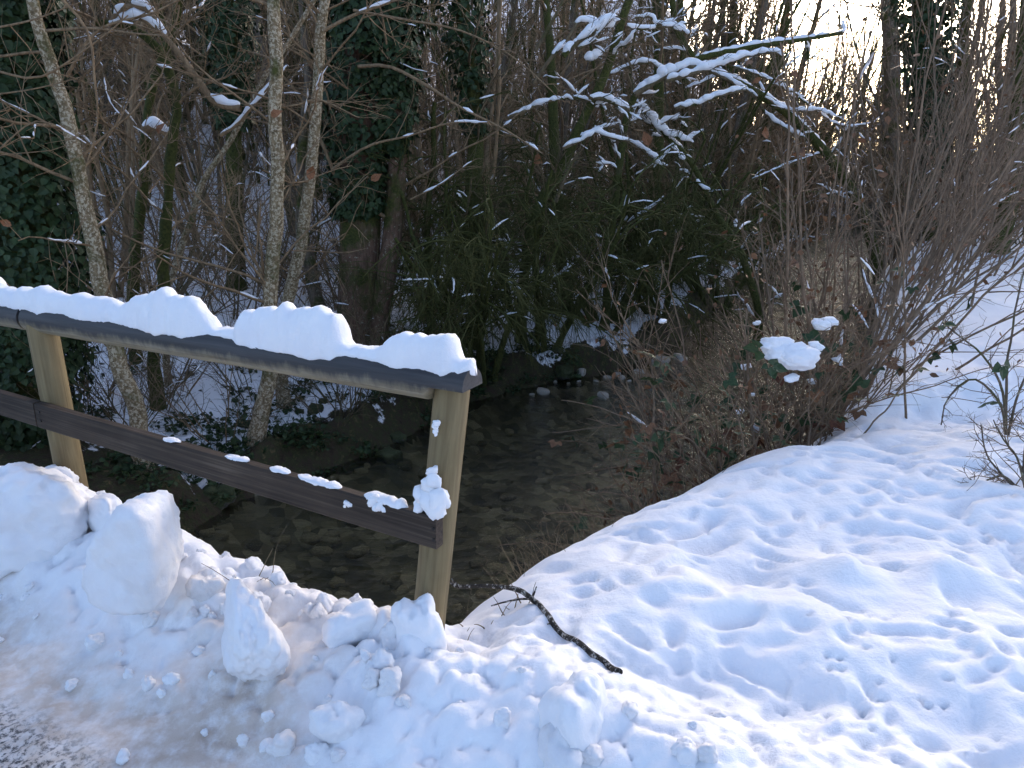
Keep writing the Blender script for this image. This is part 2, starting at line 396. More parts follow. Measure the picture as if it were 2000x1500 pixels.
        # soft mounds
        for cx, cy, r, a in ((1.32, 2.72, .17, .10), (1.72, 2.74, .16, .09), (.62, 2.55, .28, .09), (1.05, 2.35, .25, .06), (1.6, 2.25, .3, .06), (.25, 2.15, .28, .05)):
            out = out + a * np.exp(-(np.hypot(x - cx, y - cy) / r) ** 2)
    # bare ground mask
    left = dl <= dr
    bare = np.where(left, .75 * (1 - sst(.12, .62, dl + .3 * fbm(x * 1.7, y * 1.7, seed=95, o=3))) + .34, .95 * (1 - sst(.15, .5, dr)) + .0)
    bare = np.where(left & (x < -2.4) & (y < 7.6), .85 * (1 - sst(.5, 1.5, np.hypot((x + 3.9) * .8, y - 5.3))) + bare * .8, bare)
    bare = np.where(left, bare - .16 * sst(9, 22, far), bare)
    bare = np.where((s < .26), 0, bare)
    dirt = (1 - sst(-.8, -.45, s + .18 * vn(t * 2, s * 2, seed=80))) * 1.0 + .5 * sst(.15, .5, vn(t * 2.6, s * 2.6, seed=81)) * np.exp(-((s + .3) / .4) ** 2) * sst(-.3, .6, t)
    grit = (1 - sst(-1.05, -.88, s + .14 * vn(t * 2.5, s * 2.5, seed=82)))
    return out, bare, dirt, grit, ins

th_f = np.arange(-math.radians(47), math.radians(47), .0056)
th_c = np.concatenate([np.linspace(math.radians(47), math.radians(80), 36)[:-1], np.linspace(math.radians(80), 2 * math.pi - math.radians(80), 36)[:-1], np.linspace(2 * math.pi - math.radians(80), 2 * math.pi - math.radians(47), 36)[:-1]])
TH = np.concatenate([th_f, th_c]); nT = len(TH)
RR = [.35]
while RR[-1] < 80: RR.append(RR[-1] * (1.0056 if 1.3 < RR[-1] < 6.5 else (1.02 if RR[-1] < 2 else (1.010 if RR[-1] < 16 else 1.03))))
RR = np.array(RR); nR = len(RR)
GX = (RR[:, None] * np.sin(TH)[None]).ravel(); GY = (RR[:, None] * np.cos(TH)[None]).ravel()
GZ, BARE, DIRT, GRIT, INS = terrain(GX, GY)
GV = np.stack([GX, GY, GZ], 1)
_G = GZ.reshape(nR, nT); _THU = TH.copy()
def gh(x, y):
    """height of the finished ground sheet"""
    r = math.hypot(x, y); a = math.atan2(x, y)
    if a < TH[0]: a += 2 * math.pi
    j = int(np.searchsorted(TH, a, 'right') - 1); i = int(min(max(np.searchsorted(RR, r, 'right') - 1, 0), nR - 2))
    jn = (j + 1) % nT; ta = TH[jn] + (2 * math.pi if jn == 0 else 0)
    fa_ = (a - TH[j]) / (ta - TH[j]); fr = min(max((r - RR[i]) / (RR[i + 1] - RR[i]), 0), 1)
    return float((_G[i, j] * (1 - fa_) + _G[i, jn] * fa_) * (1 - fr) + (_G[i + 1, j] * (1 - fa_) + _G[i + 1, jn] * fa_) * fr)
i = np.arange(nR - 1)[:, None] * nT; j = np.arange(nT)[None]; j2 = (j + 1) % nT
GQ = np.stack([i + j, i + nT + j, i + nT + j2, i + j2], -1).reshape(-1, 4)
cx, cy = GX[GQ].mean(1), GY[GQ].mean(1); cs, ct = st_(cx, cy)
isr = cs < -.7 + .06 * vn(ct * 2, cs * 2, seed=90)
isd = (~isr) & (cs < np.where(ct > -.05, .46, .24)) & (ct > -4) & (ct < 6)
isb = (~isr) & (~isd) & (INS[GQ].sum(1) >= 2)
cls = np.where(isr, 0, np.where(isd, 1, np.where(isb, 2, 3)))
GROUND = {}
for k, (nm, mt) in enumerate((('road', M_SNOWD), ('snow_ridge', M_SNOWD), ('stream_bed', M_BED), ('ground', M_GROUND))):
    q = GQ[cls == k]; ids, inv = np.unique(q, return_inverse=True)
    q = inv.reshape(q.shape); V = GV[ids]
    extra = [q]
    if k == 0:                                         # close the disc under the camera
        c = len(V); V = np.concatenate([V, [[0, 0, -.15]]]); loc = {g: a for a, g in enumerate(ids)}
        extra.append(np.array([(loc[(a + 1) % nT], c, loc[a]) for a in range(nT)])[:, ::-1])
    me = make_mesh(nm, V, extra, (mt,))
    pad = lambda a: np.concatenate([a[ids], [0]]) if k == 0 else a[ids]
    attr(me, 'dirt', pad(DIRT)); attr(me, 'grit', pad(GRIT)); attr(me, 'bare', pad(BARE))
    GROUND[nm] = kind(ob(nm, me), 'structure')
# water sheet: reaches a little into both banks
wl = [p + np.array((-.45, .3)) for p in LEFT]; wr = [p + np.array((.35, -.25)) for p in RIGHT]
WV = []; n2 = 40
A_, B_ = resample(np.c_[np.array(wl), np.full(len(wl), WZ)], n2), resample(np.c_[np.array(wr), np.full(len(wr), WZ)], n2)
me = make_mesh('water', np.concatenate([A_, B_]), [np.array([(a, n2 + a, n2 + a + 1, a + 1) for a in range(n2 - 1)])], (M_WATER,))
kind(ob('water', me), 'structure')

# ------------------------------------------------------------------ snow and stone lumps
def icosphere(sub):
    import bmesh
    bm = bmesh.new(); bmesh.ops.create_icosphere(bm, subdivisions=sub, radius=1); bm.verts.ensure_lookup_table()
    V = np.array([v.co[:] for v in bm.verts]); T = np.array([[v.index for v in f.verts] for f in bm.faces]); bm.free(); return V, T
ICO = {k: icosphere(k) for k in (2, 3, 4, 5)}
def block(rng, size, planes=9, sub=4, rough=.05, soft=14., extra=()):
    """rounded chunk bounded by random planes; returns verts, tris"""
    D, T = ICO[sub]
    n = rng.normal(size=(planes, 3)); n /= np.linalg.norm(n, axis=1, keepdims=True); h = rng.uniform(.62, 1., planes)
    for (nx, ny, nz, hh) in extra:
        v = np.array((nx, ny, nz), float); n = np.vstack([n, v / np.linalg.norm(v)]); h = np.append(h, hh)
    ax = np.concatenate([np.eye(3), -np.eye(3)]); n = np.vstack([n, ax]); h = np.append(h, np.ones(6))
    q = np.maximum(D @ n.T, 1e-3) / h                              # 1/r for each plane
    r = 1 / (np.log(np.exp(soft * q).mean(1) * 4) / soft)
    r = r * (1 + rough * 2 * fbm(D[:, 0] * 2 + rng.uniform(0, 50), D[:, 1] * 2, D[:, 2] * 2, o=4, seed=int(rng.integers(999))) + rough * .8 * fbm(D[:, 0] * 9, D[:, 1] * 9, D[:, 2] * 9, o=3, seed=int(rng.integers(999))))
    return D * r[:, None] * np.asarray(size), T
def lump_obj(name, rng, loc, size, mt, rz=0, attrs=None, **kw):
    V, T = block(rng, size, **kw)
    me = make_mesh(name, V, [T], (mt,))
    if attrs is not None:
        z = V[:, 2] / size[2]
        attr(me, 'dirt', np.clip(attrs * (.4 + .8 * vn(V[:, 0] * 6, V[:, 1] * 6, V[:, 2] * 6 + .3, seed=5)), 0, 1)); attr(me, 'grit', np.zeros(len(V)))
    return ob(name, me, loc=loc, rz=rz)
rng = np.random.default_rng(7)
# big blocks thrown up by the plough
fa = math.atan2(FU[1], FU[0])
p = Pz(285, 1140, .10)
tag(lump_obj('snow_block', np.random.default_rng(3), (p[0], p[1], .235), (.165, .13, .185), M_SNOWD, fa + .25, .22, planes=5, sub=5, rough=.075, soft=9,
             extra=((.75, .2, .65, .72), (-1, -.2, .3, .85), (.2, -1, .1, .8), (0, 0, -1, .8), (.5, -.5, .55, .85))), 'largest upright block of snow on the ploughed ridge by the railing', 'snow block')
p = Pz(490, 1250, .06)
tag(lump_obj('snow_block', np.random.default_rng(11), (p[0], p[1], .10), (.16, .085, .13), M_SNOWD, fa + 2.5, .3, planes=5, sub=5, rough=.09, soft=7,
             extra=((-.6, 1, .5, .55), (0, -1, .4, .7))), 'wedge-shaped slab of snow with a stained face leaning on the ploughed ridge', 'snow block')
p = Pz(822, 1240, .03)
tag(lump_obj('snow_block', np.random.default_rng(12), (p[0], p[1] - .02, .05), (.075, .07, .115), M_SNOW, .3, planes=6, sub=4, rough=.13, soft=6), 'knob of snow pressed against the foot of the end post', 'snow block')
p = Pz(1130, 1430, .0)
tag(lump_obj('snow_block', np.random.default_rng(13), (p[0], p[1], .03), (.085, .10, .125), M_SNOWD, .5, .12, planes=6, sub=4, rough=.12, soft=6), 'upright rounded lump of snow standing beyond the end of the broken branch', 'snow block')
p = Pz(205, 1000, .16)
tag(lump_obj('snow_block', np.random.default_rng(14), (p[0], p[1], .16), (.05, .11, .07), M_SNOW, .9, planes=6, sub=4, rough=.12, soft=6), 'slanting splinter of snow between the far post and the largest block', 'snow block')
p = Pz(60, 1000, .15)
tag(lump_obj('snow_block', np.random.default_rng(15), (p[0], p[1], .17), (.22, .17, .19), M_SNOWD, .4, .15, planes=7, sub=5, rough=.13, soft=6), 'bulky heap of snow banked up before the far post', 'snow block')
p = Pz(680, 1230, .03)
tag(lump_obj('snow_block', np.random.default_rng(16), (p[0], p[1], .04), (.075, .06, .07), M_SNOW, .4, planes=7, sub=4, rough=.13, soft=6), 'pointed chunk of snow at the bridge edge under the lower plank', 'snow block')
CH = []
for k in range(8):
    V, T = block(rng, (1, .85, .75), planes=8, sub=4, rough=.16, soft=5)
    me = make_mesh('snow_lump', V, [T], (M_SNOWD,)); attr(me, 'dirt', np.full(len(V), .12 * (k % 3))); attr(me, 'grit', np.zeros(len(V))); CH.append(me)
cnt = 0
while cnt < 190:
    t = rng.uniform(-1.2, 3.4); s = rng.normal(-.32, .26)
    if s > .05 or s < -1.15: continue
    if t < -.2 and rng.random() < .6: continue
    q = E0 + FU * t + FN * s; r = min(.012 * rng.pareto(1.7) + .011, .062)
    if s < -.75: r = min(r, .022)
    o = ob('snow_lump', CH[cnt % 8], loc=(q[0], q[1], gh(q[0], q[1]) + r * .25)); o.rotation_euler = rng.uniform(0, 6.28, 3); o.scale = (r, r, r)
    tag(o, 'loose lump of snow lying on the ploughed ridge', 'snow lump', 'loose snow lumps along the ploughed ridge'); cnt += 1

# stones of the stream bed (parts of the bed) and pale stones at its edge
ST = []
for k in range(6):
    V, T = block(rng, (1, .8, .5), planes=7, sub=2, rough=.06, soft=9); ST.append(make_mesh('stone', V, [T], (M_STONE,)))
c = 0
while c < 260:
    u, v = rng.uniform(380, 1480), rng.uniform(740, 1230); q = Pz(u, v, WZ - .15)
    if not inside(q[:1], q[1:2])[0]: continue
    r = rng.uniform(.03, .085)
    o = ob('stone', ST[c % 6], GROUND['stream_bed'], (q[0], q[1], gh(q[0], q[1]) + r * .12), rng.uniform(0, 6.28), r); c += 1
PS = []
for k in range(4):
    V, T = block(rng, (1, .85, .7), planes=8, sub=3, rough=.06, soft=9); PS.append(make_mesh('pale_stone', V, [T], (M_PALE,)))
for k, (u, v, w, lab) in enumerate(((1063, 765, 24, 'largest pale rounded stone at the water edge below the mossy bank'), (1135, 733, 20, 'pale stone just upstream of the largest stone at the water edge'),
        (1040, 768, 10, None), (1110, 745, 8, None), (1165, 742, 9, None), (1185, 735, 14, None), (1215, 737, 16, None), (1250, 725, 20, None), (1290, 712, 34, None), (1180, 772, 22, None), (1228, 742, 10, None),
        (1330, 700, 26, None), (1130, 742, 8, None), (1085, 742, 8, None), (1205, 728, 12, None), (1270, 738, 12, None))):
    q = Pz(u, v, WZ + .02); r = w / F * np.linalg.norm(q - (0, 0, CAMZ)) * .52
    o = ob('stone', PS[k % 4], loc=(q[0], q[1], max(WZ - .02, gh(q[0], q[1])) + r * .35), rz=k * 1.3, sc=r)
    if k in (0, 1): tag(o, lab, 'stone')
    else: tag(o, 'small pale stone among those strewn where the stream shallows', 'stone', 'small pale stones in the shallows')
MS = []
for k in range(5):
    V, T = block(rng, (1, .85, .6), planes=9, sub=4, rough=.17, soft=9); MS.append(make_mesh('mossy_stone', V, [T], (M_MOSSY,)))
c = 0
while c < 34:
    k = rng.integers(0, len(LEFT) - 6); f = rng.random(); q = LEFT[k] * (1 - f) + LEFT[k + 1] * f; dd = rng.uniform(-.05, 1.2) ** 1.0
    q = q + dd * np.array((-.8, .6)); r = rng.uniform(.05, .17) * (1 - .35 * dd)
    o = ob('mossy_stone', MS[c % 5], loc=(q[0], q[1], gh(q[0], q[1]) + r * .1), rz=rng.uniform(0, 6.28), sc=r)
    tag(o, 'dark moss-covered stone half buried in the bank of the stream', 'stone', 'mossy stones along the wooded bank'); c += 1

# ------------------------------------------------------------------ railing
FA = math.atan2(-FU[1], -FU[0])                   # local x runs towards the end post
def fpt(t, s, z): q = E0 + FU * t + FN * s; return np.array((q[0], q[1], z))
rail = empty('wooden_railing', fpt(0, 0, 0)); tag(rail, 'weathered wooden railing of round posts, log top rail and dark lower plank', 'railing')
base = np.array(rail.location)
def log_mesh(name, P, R, k, mt, rough, seed, cap=True, flatcut=None):
    P = np.asarray(P, float); n = 60; Q = resample(P, n) if len(P) > 2 else np.stack([P[0] + (P[1] - P[0]) * f for f in np.linspace(0, 1, n)])
    M = MB(); tube(M, Q, np.full(n, R), k, cap); V = np.concatenate(M.V)
    return V, M
def cyl(name, a, b, R, mt, parent, k=28, n=50, seed=0, wob=.0025, topcut=None, taper=0.):
    a, b = np.asarray(a, float), np.asarray(b, float); ax = b - a; L = np.linalg.norm(ax)
    z = np.linspace(0, L, n); an = np.arange(k) * 2 * math.pi / k
    rr = R * (1 - taper * z / L)[:, None] + wob * fbm(np.cos(an)[None] * 1.5 + z[:, None] * 1.2, np.sin(an)[None] * 1.5 + 0 * z[:, None], z[:, None] * 1.0 + .2, o=4, seed=seed)
    rr[0] *= .96; rr[-1] *= .95
    V = np.stack([rr * np.cos(an), rr * np.sin(an), z[:, None] + 0 * rr], -1).reshape(-1, 3)
    i = np.arange(n - 1)[:, None] * k; j = np.arange(k)[None]; j2 = (j + 1) % k
    Q = np.stack([i + j, i + j2, i + k + j2, i + k + j], -1).reshape(-1, 4)
    V = np.concatenate([V, [[0, 0, 0], [0, 0, L]]])
    T = [(n * k, (q + 1) % k, q) for q in range(k)] + [(n * k + 1, (n - 1) * k + q, (n - 1) * k + (q + 1) % k) for q in range(k)]
    me = make_mesh(name, V, [Q, np.array(T)], (mt,))
    me.set_sharp_from_angle(angle=math.radians(50))
    o = ob(name, me, parent, a - base); o.rotation_mode = 'QUATERNION'
    o.rotation_quaternion = Vector(ax).to_track_quat('Z', 'Y'); return o
e_top = Py(884, 748, 2.37); e_bot = Py(833, 1262, 2.36); e_bot = e_bot + (e_bot - e_top) * .25
cyl('post', e_bot, e_top, .058, M_POST, rail, seed=3)
l_top = fpt(2.14, 0, .895); l_bot = fpt(2.10, .0, -.5)
cyl('post', l_bot, l_top, .061, M_POST, rail, seed=4)
cyl('post', fpt(4.3, 0, -.5), fpt(4.3, 0, .895), .064, M_POST, rail, seed=5)
RZ = .905; RRAD = .061
def railseg(t0, t1, seed, lap):
    n, k = 90, 30; L = t1 - t0; xs = np.linspace(0, L, n); an = np.arange(k) * 2 * math.pi / k
    r = RRAD + .002 * fbm(xs[:, None] * 1.5 + np.cos(an)[None], np.sin(an)[None] * 1.4 + 0 * xs[:, None], o=4, seed=seed)
    Y, Z = r * np.cos(an), r * np.sin(an)
    if lap:                                    # half-lap over the post: lower half cut away
        cut = (xs < .135)[:, None]; Z = np.where(cut, np.maximum(Z, -.004), Z)
    X = xs[:, None] + 0 * Y
    V = np.stack([-X, Y, Z], -1).reshape(-1, 3)              # local x towards the end post
    i = np.arange(n - 1)[:, None] * k; j = np.arange(k)[None]; j2 = (j + 1) % k
    Q = np.stack([i + j, i + k + j, i + k + j2, i + j2], -1).reshape(-1, 4)
    c0, c1 = V[:k].mean(0), V[-k:].mean(0); V = np.concatenate([V, [c0, c1]])
    T = [(n * k, q, (q + 1) % k) for q in range(k)] + [(n * k + 1, (n - 1) * k + (q + 1) % k, (n - 1) * k + q) for q in range(k)]
    me = make_mesh('top_rail', V, [Q, np.array(T)], (M_RAIL,)); me.set_sharp_from_angle(angle=math.radians(50))
    o = ob('top_rail', me, rail, fpt(t0, 0, RZ) - base, FA); return o
railseg(-.065, 2.2, 1, True); railseg(2.215, 4.4, 2, False)
PT_ = math.atan(.031)
def plank(t0, t1, z, seed, dz=0):
    L = t1 - t0; n = 40; h, w = .056, .021
    prof = np.array([(-w, -h + .004), (-w + .004, -h), (w - .004, -h), (w, -h + .004), (w, h - .004), (w - .004, h), (-w + .004, h), (-w, h - .004)]); k = len(prof)
    xs = np.linspace(0, L, n); wob = .0022 * fbm(xs[:, None] * 2 + np.arange(k)[None] * 3.1, np.arange(k)[None] * 1.7 + 0 * xs[:, None], o=3, seed=seed)
    V = np.stack([-(xs[:, None] + 0 * wob), prof[None, :, 0] + wob, prof[None, :, 1] + wob * .8], -1).reshape(-1, 3)
    i = np.arange(n - 1)[:, None] * k; j = np.arange(k)[None]; j2 = (j + 1) % k
    Q = np.stack([i + j, i + k + j, i + k + j2, i + j2], -1).reshape(-1, 4)
    V = np.concatenate([V, [V[:k].mean(0), V[-k:].mean(0)]])
    T = [(n * k, q, (q + 1) % k) for q in range(k)] + [(n * k + 1, (n - 1) * k + (q + 1) % k, (n - 1) * k + q) for q in range(k)]
    me = make_mesh('plank', V, [Q, np.array(T)], (M_PLANK,), smooth=False)
    o = ob('plank', me, rail, fpt(t0, -.078, z) - base); o.rotation_euler = (0, PT_, FA); return o
plank(.022, 2.135, .421, 5); plank(2.142, 4.3, .421 + .031 * 2.167, 6)
for (t, s, z) in ((.03, -.10, .44), (.03, -.10, .40), (2.10, -.10, .508), (2.10, -.10, .468)):
    cyl('nail', fpt(t, s + .01, z), fpt(t, s - .004, z), .006, M_IRON, rail, 10, 3, wob=0)

# snow lying on the railing
def cap_mesh(name, stations, seed, halfw=.052, under=.018):
    """stations: (t, height)"""
    st = np.array(stations); n = int((st[-1, 0] - st[0, 0]) / .008) + 4; ts = np.linspace(st[0, 0], st[-1, 0], n)
    hh = np.interp(ts, st[:, 0], st[:, 1]); hh = np.where(hh > .05, hh * 1.12, hh * .8); ker = np.array((1, 2, 1)) / 4; hh = np.convolve(np.pad(hh, 1, 'edge'), ker, 'valid')
    hh = hh * (1 + .32 * fbm(ts * 13, ts * 0 + .5, seed=seed, o=3)); k = 26; an = np.linspace(0, 2 * math.pi, k, endpoint=False)
    endf = np.sqrt(np.clip(np.minimum(ts - ts[0], ts[-1] - ts) / .03, .02, 1))
    hw = (halfw * .70 + .22 * hh) * (1 + .18 * fbm(ts * 9, ts * 0 + 2.5, seed=seed + 1, o=3)) * endf
    c, s_ = np.cos(an), np.sin(an)
    Y = hw[:, None] * np.sign(c) * np.abs(c) ** .8
    up = hh[:, None] * np.abs(s_) ** .85 * endf[:, None]
    dn = -(under + .012 * vn(ts * 22, ts * 0, seed=seed + 3))[:, None] * np.abs(s_) ** .6 * (np.abs(c) > .3)
    Z = np.where(s_ >= 0, up, dn)
    Z = Z + np.where(np.abs(Y) > .03, -(np.abs(Y) - .03) * .55, 0)
    nz = fbm(ts[:, None] * 26, Y * 26 + 4, Z * 26 + 9.1, o=4, seed=seed + 4)
    nz2 = fbm(ts[:, None] * 70, Y * 70 + 4, Z * 70 + 9.1, o=2, seed=seed + 14); Y = Y * (1 + .10 * nz + .07 * nz2); Z = Z + .007 * nz + .004 * nz2
    X = -(ts[:, None] - ts[0]) + .006 * fbm(ts[:, None] * 30, Y * 30, Z * 30 + 5.2, o=2, seed=seed + 7)
    V = np.stack([X + 0 * Y, Y, Z], -1).reshape(-1, 3)
    i = np.arange(n - 1)[:, None] * k; j = np.arange(k)[None]; j2 = (j + 1) % k
    Q = np.stack([i + j, i + k + j, i + k + j2, i + j2], -1).reshape(-1, 4)
    V = np.concatenate([V, [V[:k].mean(0), V[-k:].mean(0)]])
    T = [(n * k, q, (q + 1) % k) for q in range(k)] + [(n * k + 1, (n - 1) * k + (q + 1) % k, (n - 1) * k + q) for q in range(k)]
    return make_mesh(name, V, [Q, np.array(T)], (M_SNOW,)), ts[0]
def t_of(u, v, z=.97): q = Pz(u, v, z)[:2] - E0; return float(q @ FU)
RL = [(918, 735, .06), (910, 735, .088), (895, 735, .092), (884, 735, .078), (876, 734, .035), (858, 730, .022), (850, 728, .05), (844, 726, .085), (830, 722, .088), (790, 714, .080), (750, 706, .070), (715, 698, .036), (690, 692, .026), (668, 688, .024), (655, 685, .045), (645, 683, .095), (600, 672, .11), (560, 663, .108), (515, 655, .10), (490, 650, .085), (478, 648, .03), (455, 643, .022), (436, 640, .024), (424, 637, .07),
      (400, 632, .105), (350, 623, .115), (310, 615, .085), (285, 610, .05), (250, 604, .062), (200, 596, .065), (165, 590, .06), (140, 586, .085), (118, 583, .06), (90, 579, .055), (62, 575, .06), (45, 572, .10), (10, 567, .11), (-60, 556, .09), (-200, 540, .08)]
st = sorted((t_of(u, v), h) for u, v, h in RL); st[0] = (-.07, .04)
me, t0 = cap_mesh('rail_snow', st, 3)
tag(ob('rail_snow', me, loc=fpt(t0, .008, RZ + RRAD - .004), rz=FA), 'long lumpy ridge of fresh snow lying along the log top rail', 'snow')
def blob_row(label, name, t0, t1, h, s, z, seed):
    n = max(3, int((t1 - t0) / .02)); r_ = np.random.default_rng(seed)
    st = [(t0 + (t1 - t0) * q / n, h * r_.uniform(.5, 1.15)) for q in range(n + 1)]
    me, a = cap_mesh(name, st, seed, .026, .006)
    o = ob(name, me, loc=fpt(a, s, z - .0155 * (t1 - t0))); o.rotation_euler = (0, PT_, FA); tag(o, label, 'snow', 'thin snow strips on the lower plank')
for (ua, va, ub, vb, h, sd_) in ((805, 985, 724, 962, .030, 1), (678, 948, 592, 928, .017, 2), (575, 920, 538, 910, .013, 3), (498, 897, 455, 884, .012, 4), (365, 858, 335, 850, .010, 6)):
    ta = t_of(ua, va, .49); ta = t_of(ua, va, .478 + .031 * ta); tb = t_of(ub, vb, .478 + .031 * ta)
    blob_row('thin strip of snow caught on the top edge of the lower plank', 'plank_snow', ta, tb, h, -.078, .477 + .031 * (ta + tb) / 2, sd_)
def splat(label, name, pts, depth_s, seed, rad=.5, mt=M_SNOW):
    """cluster of little lumps stuck on a face: pts (u, v, radius px), one joined mesh"""
    r_ = np.random.default_rng(seed); M = MB(); org = None
    for (u, v, w) in pts:
        d = ray(u, v); o2 = d[:2]; s0 = -E0 @ FN
        tt = (depth_s - s0) / (o2 @ FN); p = d * tt; p[2] += CAMZ; R = w / F * np.linalg.norm(d) * tt
        V, T = block(r_, (R, R * .75, R), planes=6, sub=3, rough=.16, soft=7); 
        if org is None: org = p
        M.add(V + p - org, None, T)
    tag(ob(name, M.mesh(name, mt), loc=org), label, 'snow')
splat('ragged clump of snow stuck where the lower plank meets the end post', 'snow_clump', [(845, 985, 27), (830, 970, 18), (862, 975, 17), (848, 1005, 13), (838, 948, 13), (846, 935, 13), (843, 920, 9), (822, 985, 12), (860, 995, 12), (852, 1018, 5)], -.075, 5)
splat('small fleck of snow stuck high on the end post', 'snow_clump', [(853, 826, 6), (851, 834, 6), (850, 842, 5), (851, 849, 3)], -.052, 6)
splat('tattered patch of snow on the face of the lower plank near the end post', 'snow_clump', [(730, 978, 10), (742, 988, 9), (735, 992, 7), (750, 995, 5), (724, 985, 5)], -.098, 7)
splat('tiny dab of snow in the middle of the lower plank', 'snow_clump', [(679, 983, 6), (684, 987, 4), (674, 988, 3)], -.099, 8)

# ------------------------------------------------------------------ wood: branch grammar
def wander(rng, p, d, L, n, wig, grav=0.):
    P = [np.asarray(p, float)]; d = np.asarray(d, float); d = d / np.linalg.norm(d)
    for _ in range(n):
        d = d + rng.normal(size=3) * wig; d[2] += grav; d /= np.linalg.norm(d); P.append(P[-1] + d * L / n)
    return np.array(P)
def snow_on(S, rng, P, R, cover, thick, step=.055):
    """lumpy broken snow on the upper side of the flatter stretches of a branch; S None: returns each piece by itself"""
    out = []
    if S is not None and cover < .3:
        if rng.random() > cover * 5: return out
        cover = .32
    d = np.concatenate(([0], np.cumsum(np.linalg.norm(np.diff(P, axis=0), axis=1)))); L = d[-1]; n = max(5, int(L / step)); q = np.linspace(0, L, n)
    Q = np.stack([np.interp(q, d, P[:, c]) for c in range(3)], 1); r = np.interp(q, d, R)
    T = np.gradient(Q, axis=0); tz = np.abs(T[:, 2]) / (np.linalg.norm(T, axis=1) + 1e-9); o_ = rng.uniform(0, 900)
    nz = vn(q * 3.2 + o_, np.full(n, .5)) * .55 + vn(q * 11 + o_, np.full(n, 3.5)) * .45
    on = (nz * .5 + .5 < cover * .85 + .08) & (tz < .74); on[[0, -1]] = False
    i = 0
    while i < n:
        if on[i]:
            j = i
            while j < n - 1 and on[j]: j += 1
            a, b = max(i - 1, 0), j
            m = b - a + 1
            if m >= 3:
                k = m if S is not None else 3 * m
                f = np.linspace(a, b, k); C = np.stack([np.interp(f, np.arange(n), Q[:, c]) for c in range(3)], 1); rr = np.interp(f, np.arange(n), r)
                w = (rr * .65 + thick * rng.uniform(.55, 1.1)) * np.interp(np.linspace(0, 1, k), np.linspace(0, 1, m), .65 + .7 * rng.random(m)) * np.clip(np.sin(np.linspace(.08, math.pi - .08, k)), .08, 1) ** .35
                C[:, 2] += rr * .55 + w * .4; J = rng.normal(size=(m, 3)) * thick * .3; C = C + np.stack([np.interp(np.linspace(0, 1, k), np.linspace(0, 1, m), J[:, c]) for c in range(3)], 1)
                if S is None: B = MB(); tube(B, C, w, 7, True); out.append(B)
                else: tube(S, C, w, 5)
            i = j
        i += 1
    return out
def kids(M, rng, P, R, specs, S=None, ends=None):
    sp = specs[0]; n = sp['n'] if isinstance(sp['n'], int) else int(rng.integers(*sp['n']))
    m = len(P)
    for q in range(n):
        f = rng.uniform(sp.get('start', .25), sp.get('end', 1.)) * (m - 1); i = min(int(f), m - 2); t = f - i
        p = P[i] * (1 - t) + P[i + 1] * t; tan = P[i + 1] - P[i]; tan = tan / (np.linalg.norm(tan) + 1e-9); r = R[i] * (1 - t) + R[i + 1] * t
        v = rng.normal(size=3); v -= tan * (v @ tan); v /= np.linalg.norm(v); a = math.radians(rng.normal(sp['ang'], sp.get('angv', 14)))
        d = tan * math.cos(a) + v * math.sin(a); d[2] += sp.get('up', 0)
        L = sp['len'] * rng.uniform(.5, 1.2) * (1 - sp.get('taper', .5) * f / (m - 1))
        Q = wander(rng, p, d, L, sp['seg'], sp.get('wig', .18), sp.get('grav', 0))
        r0 = min(r * .75, sp['r'] * rng.uniform(.7, 1.3)); RRr = np.linspace(r0, r0 * sp.get('tip', .4), len(Q))
        tube(M, Q, RRr, sp.get('k', 3))
        if S is not None and sp.get('snow', 0) > 0: snow_on(S, rng, Q, RRr, sp['snow'], sp.get('thick', .008))
        if ends is not None: ends.append(Q)
        if len(specs) > 1: kids(M, rng, Q, RRr, specs[1:], S, ends)
TW2 = dict(n=(2, 5), len=.32, ang=42, seg=2, r=.0032, k=3, start=.2, wig=.15, tip=.5)
TW1 = dict(n=(4, 8), len=.85, ang=45, seg=4, r=.0065, k=3, start=.2, wig=.16, snow=.04, thick=.006)
def LIMB(n, ln, r, ang=58, up=.1, grav=.01, start=.2, **kw):
    return dict(dict(n=n, len=ln, ang=ang, seg=7, r=r, k=4, start=start, wig=.13, up=up, grav=grav, snow=.07, thick=.010, taper=.45), **kw)

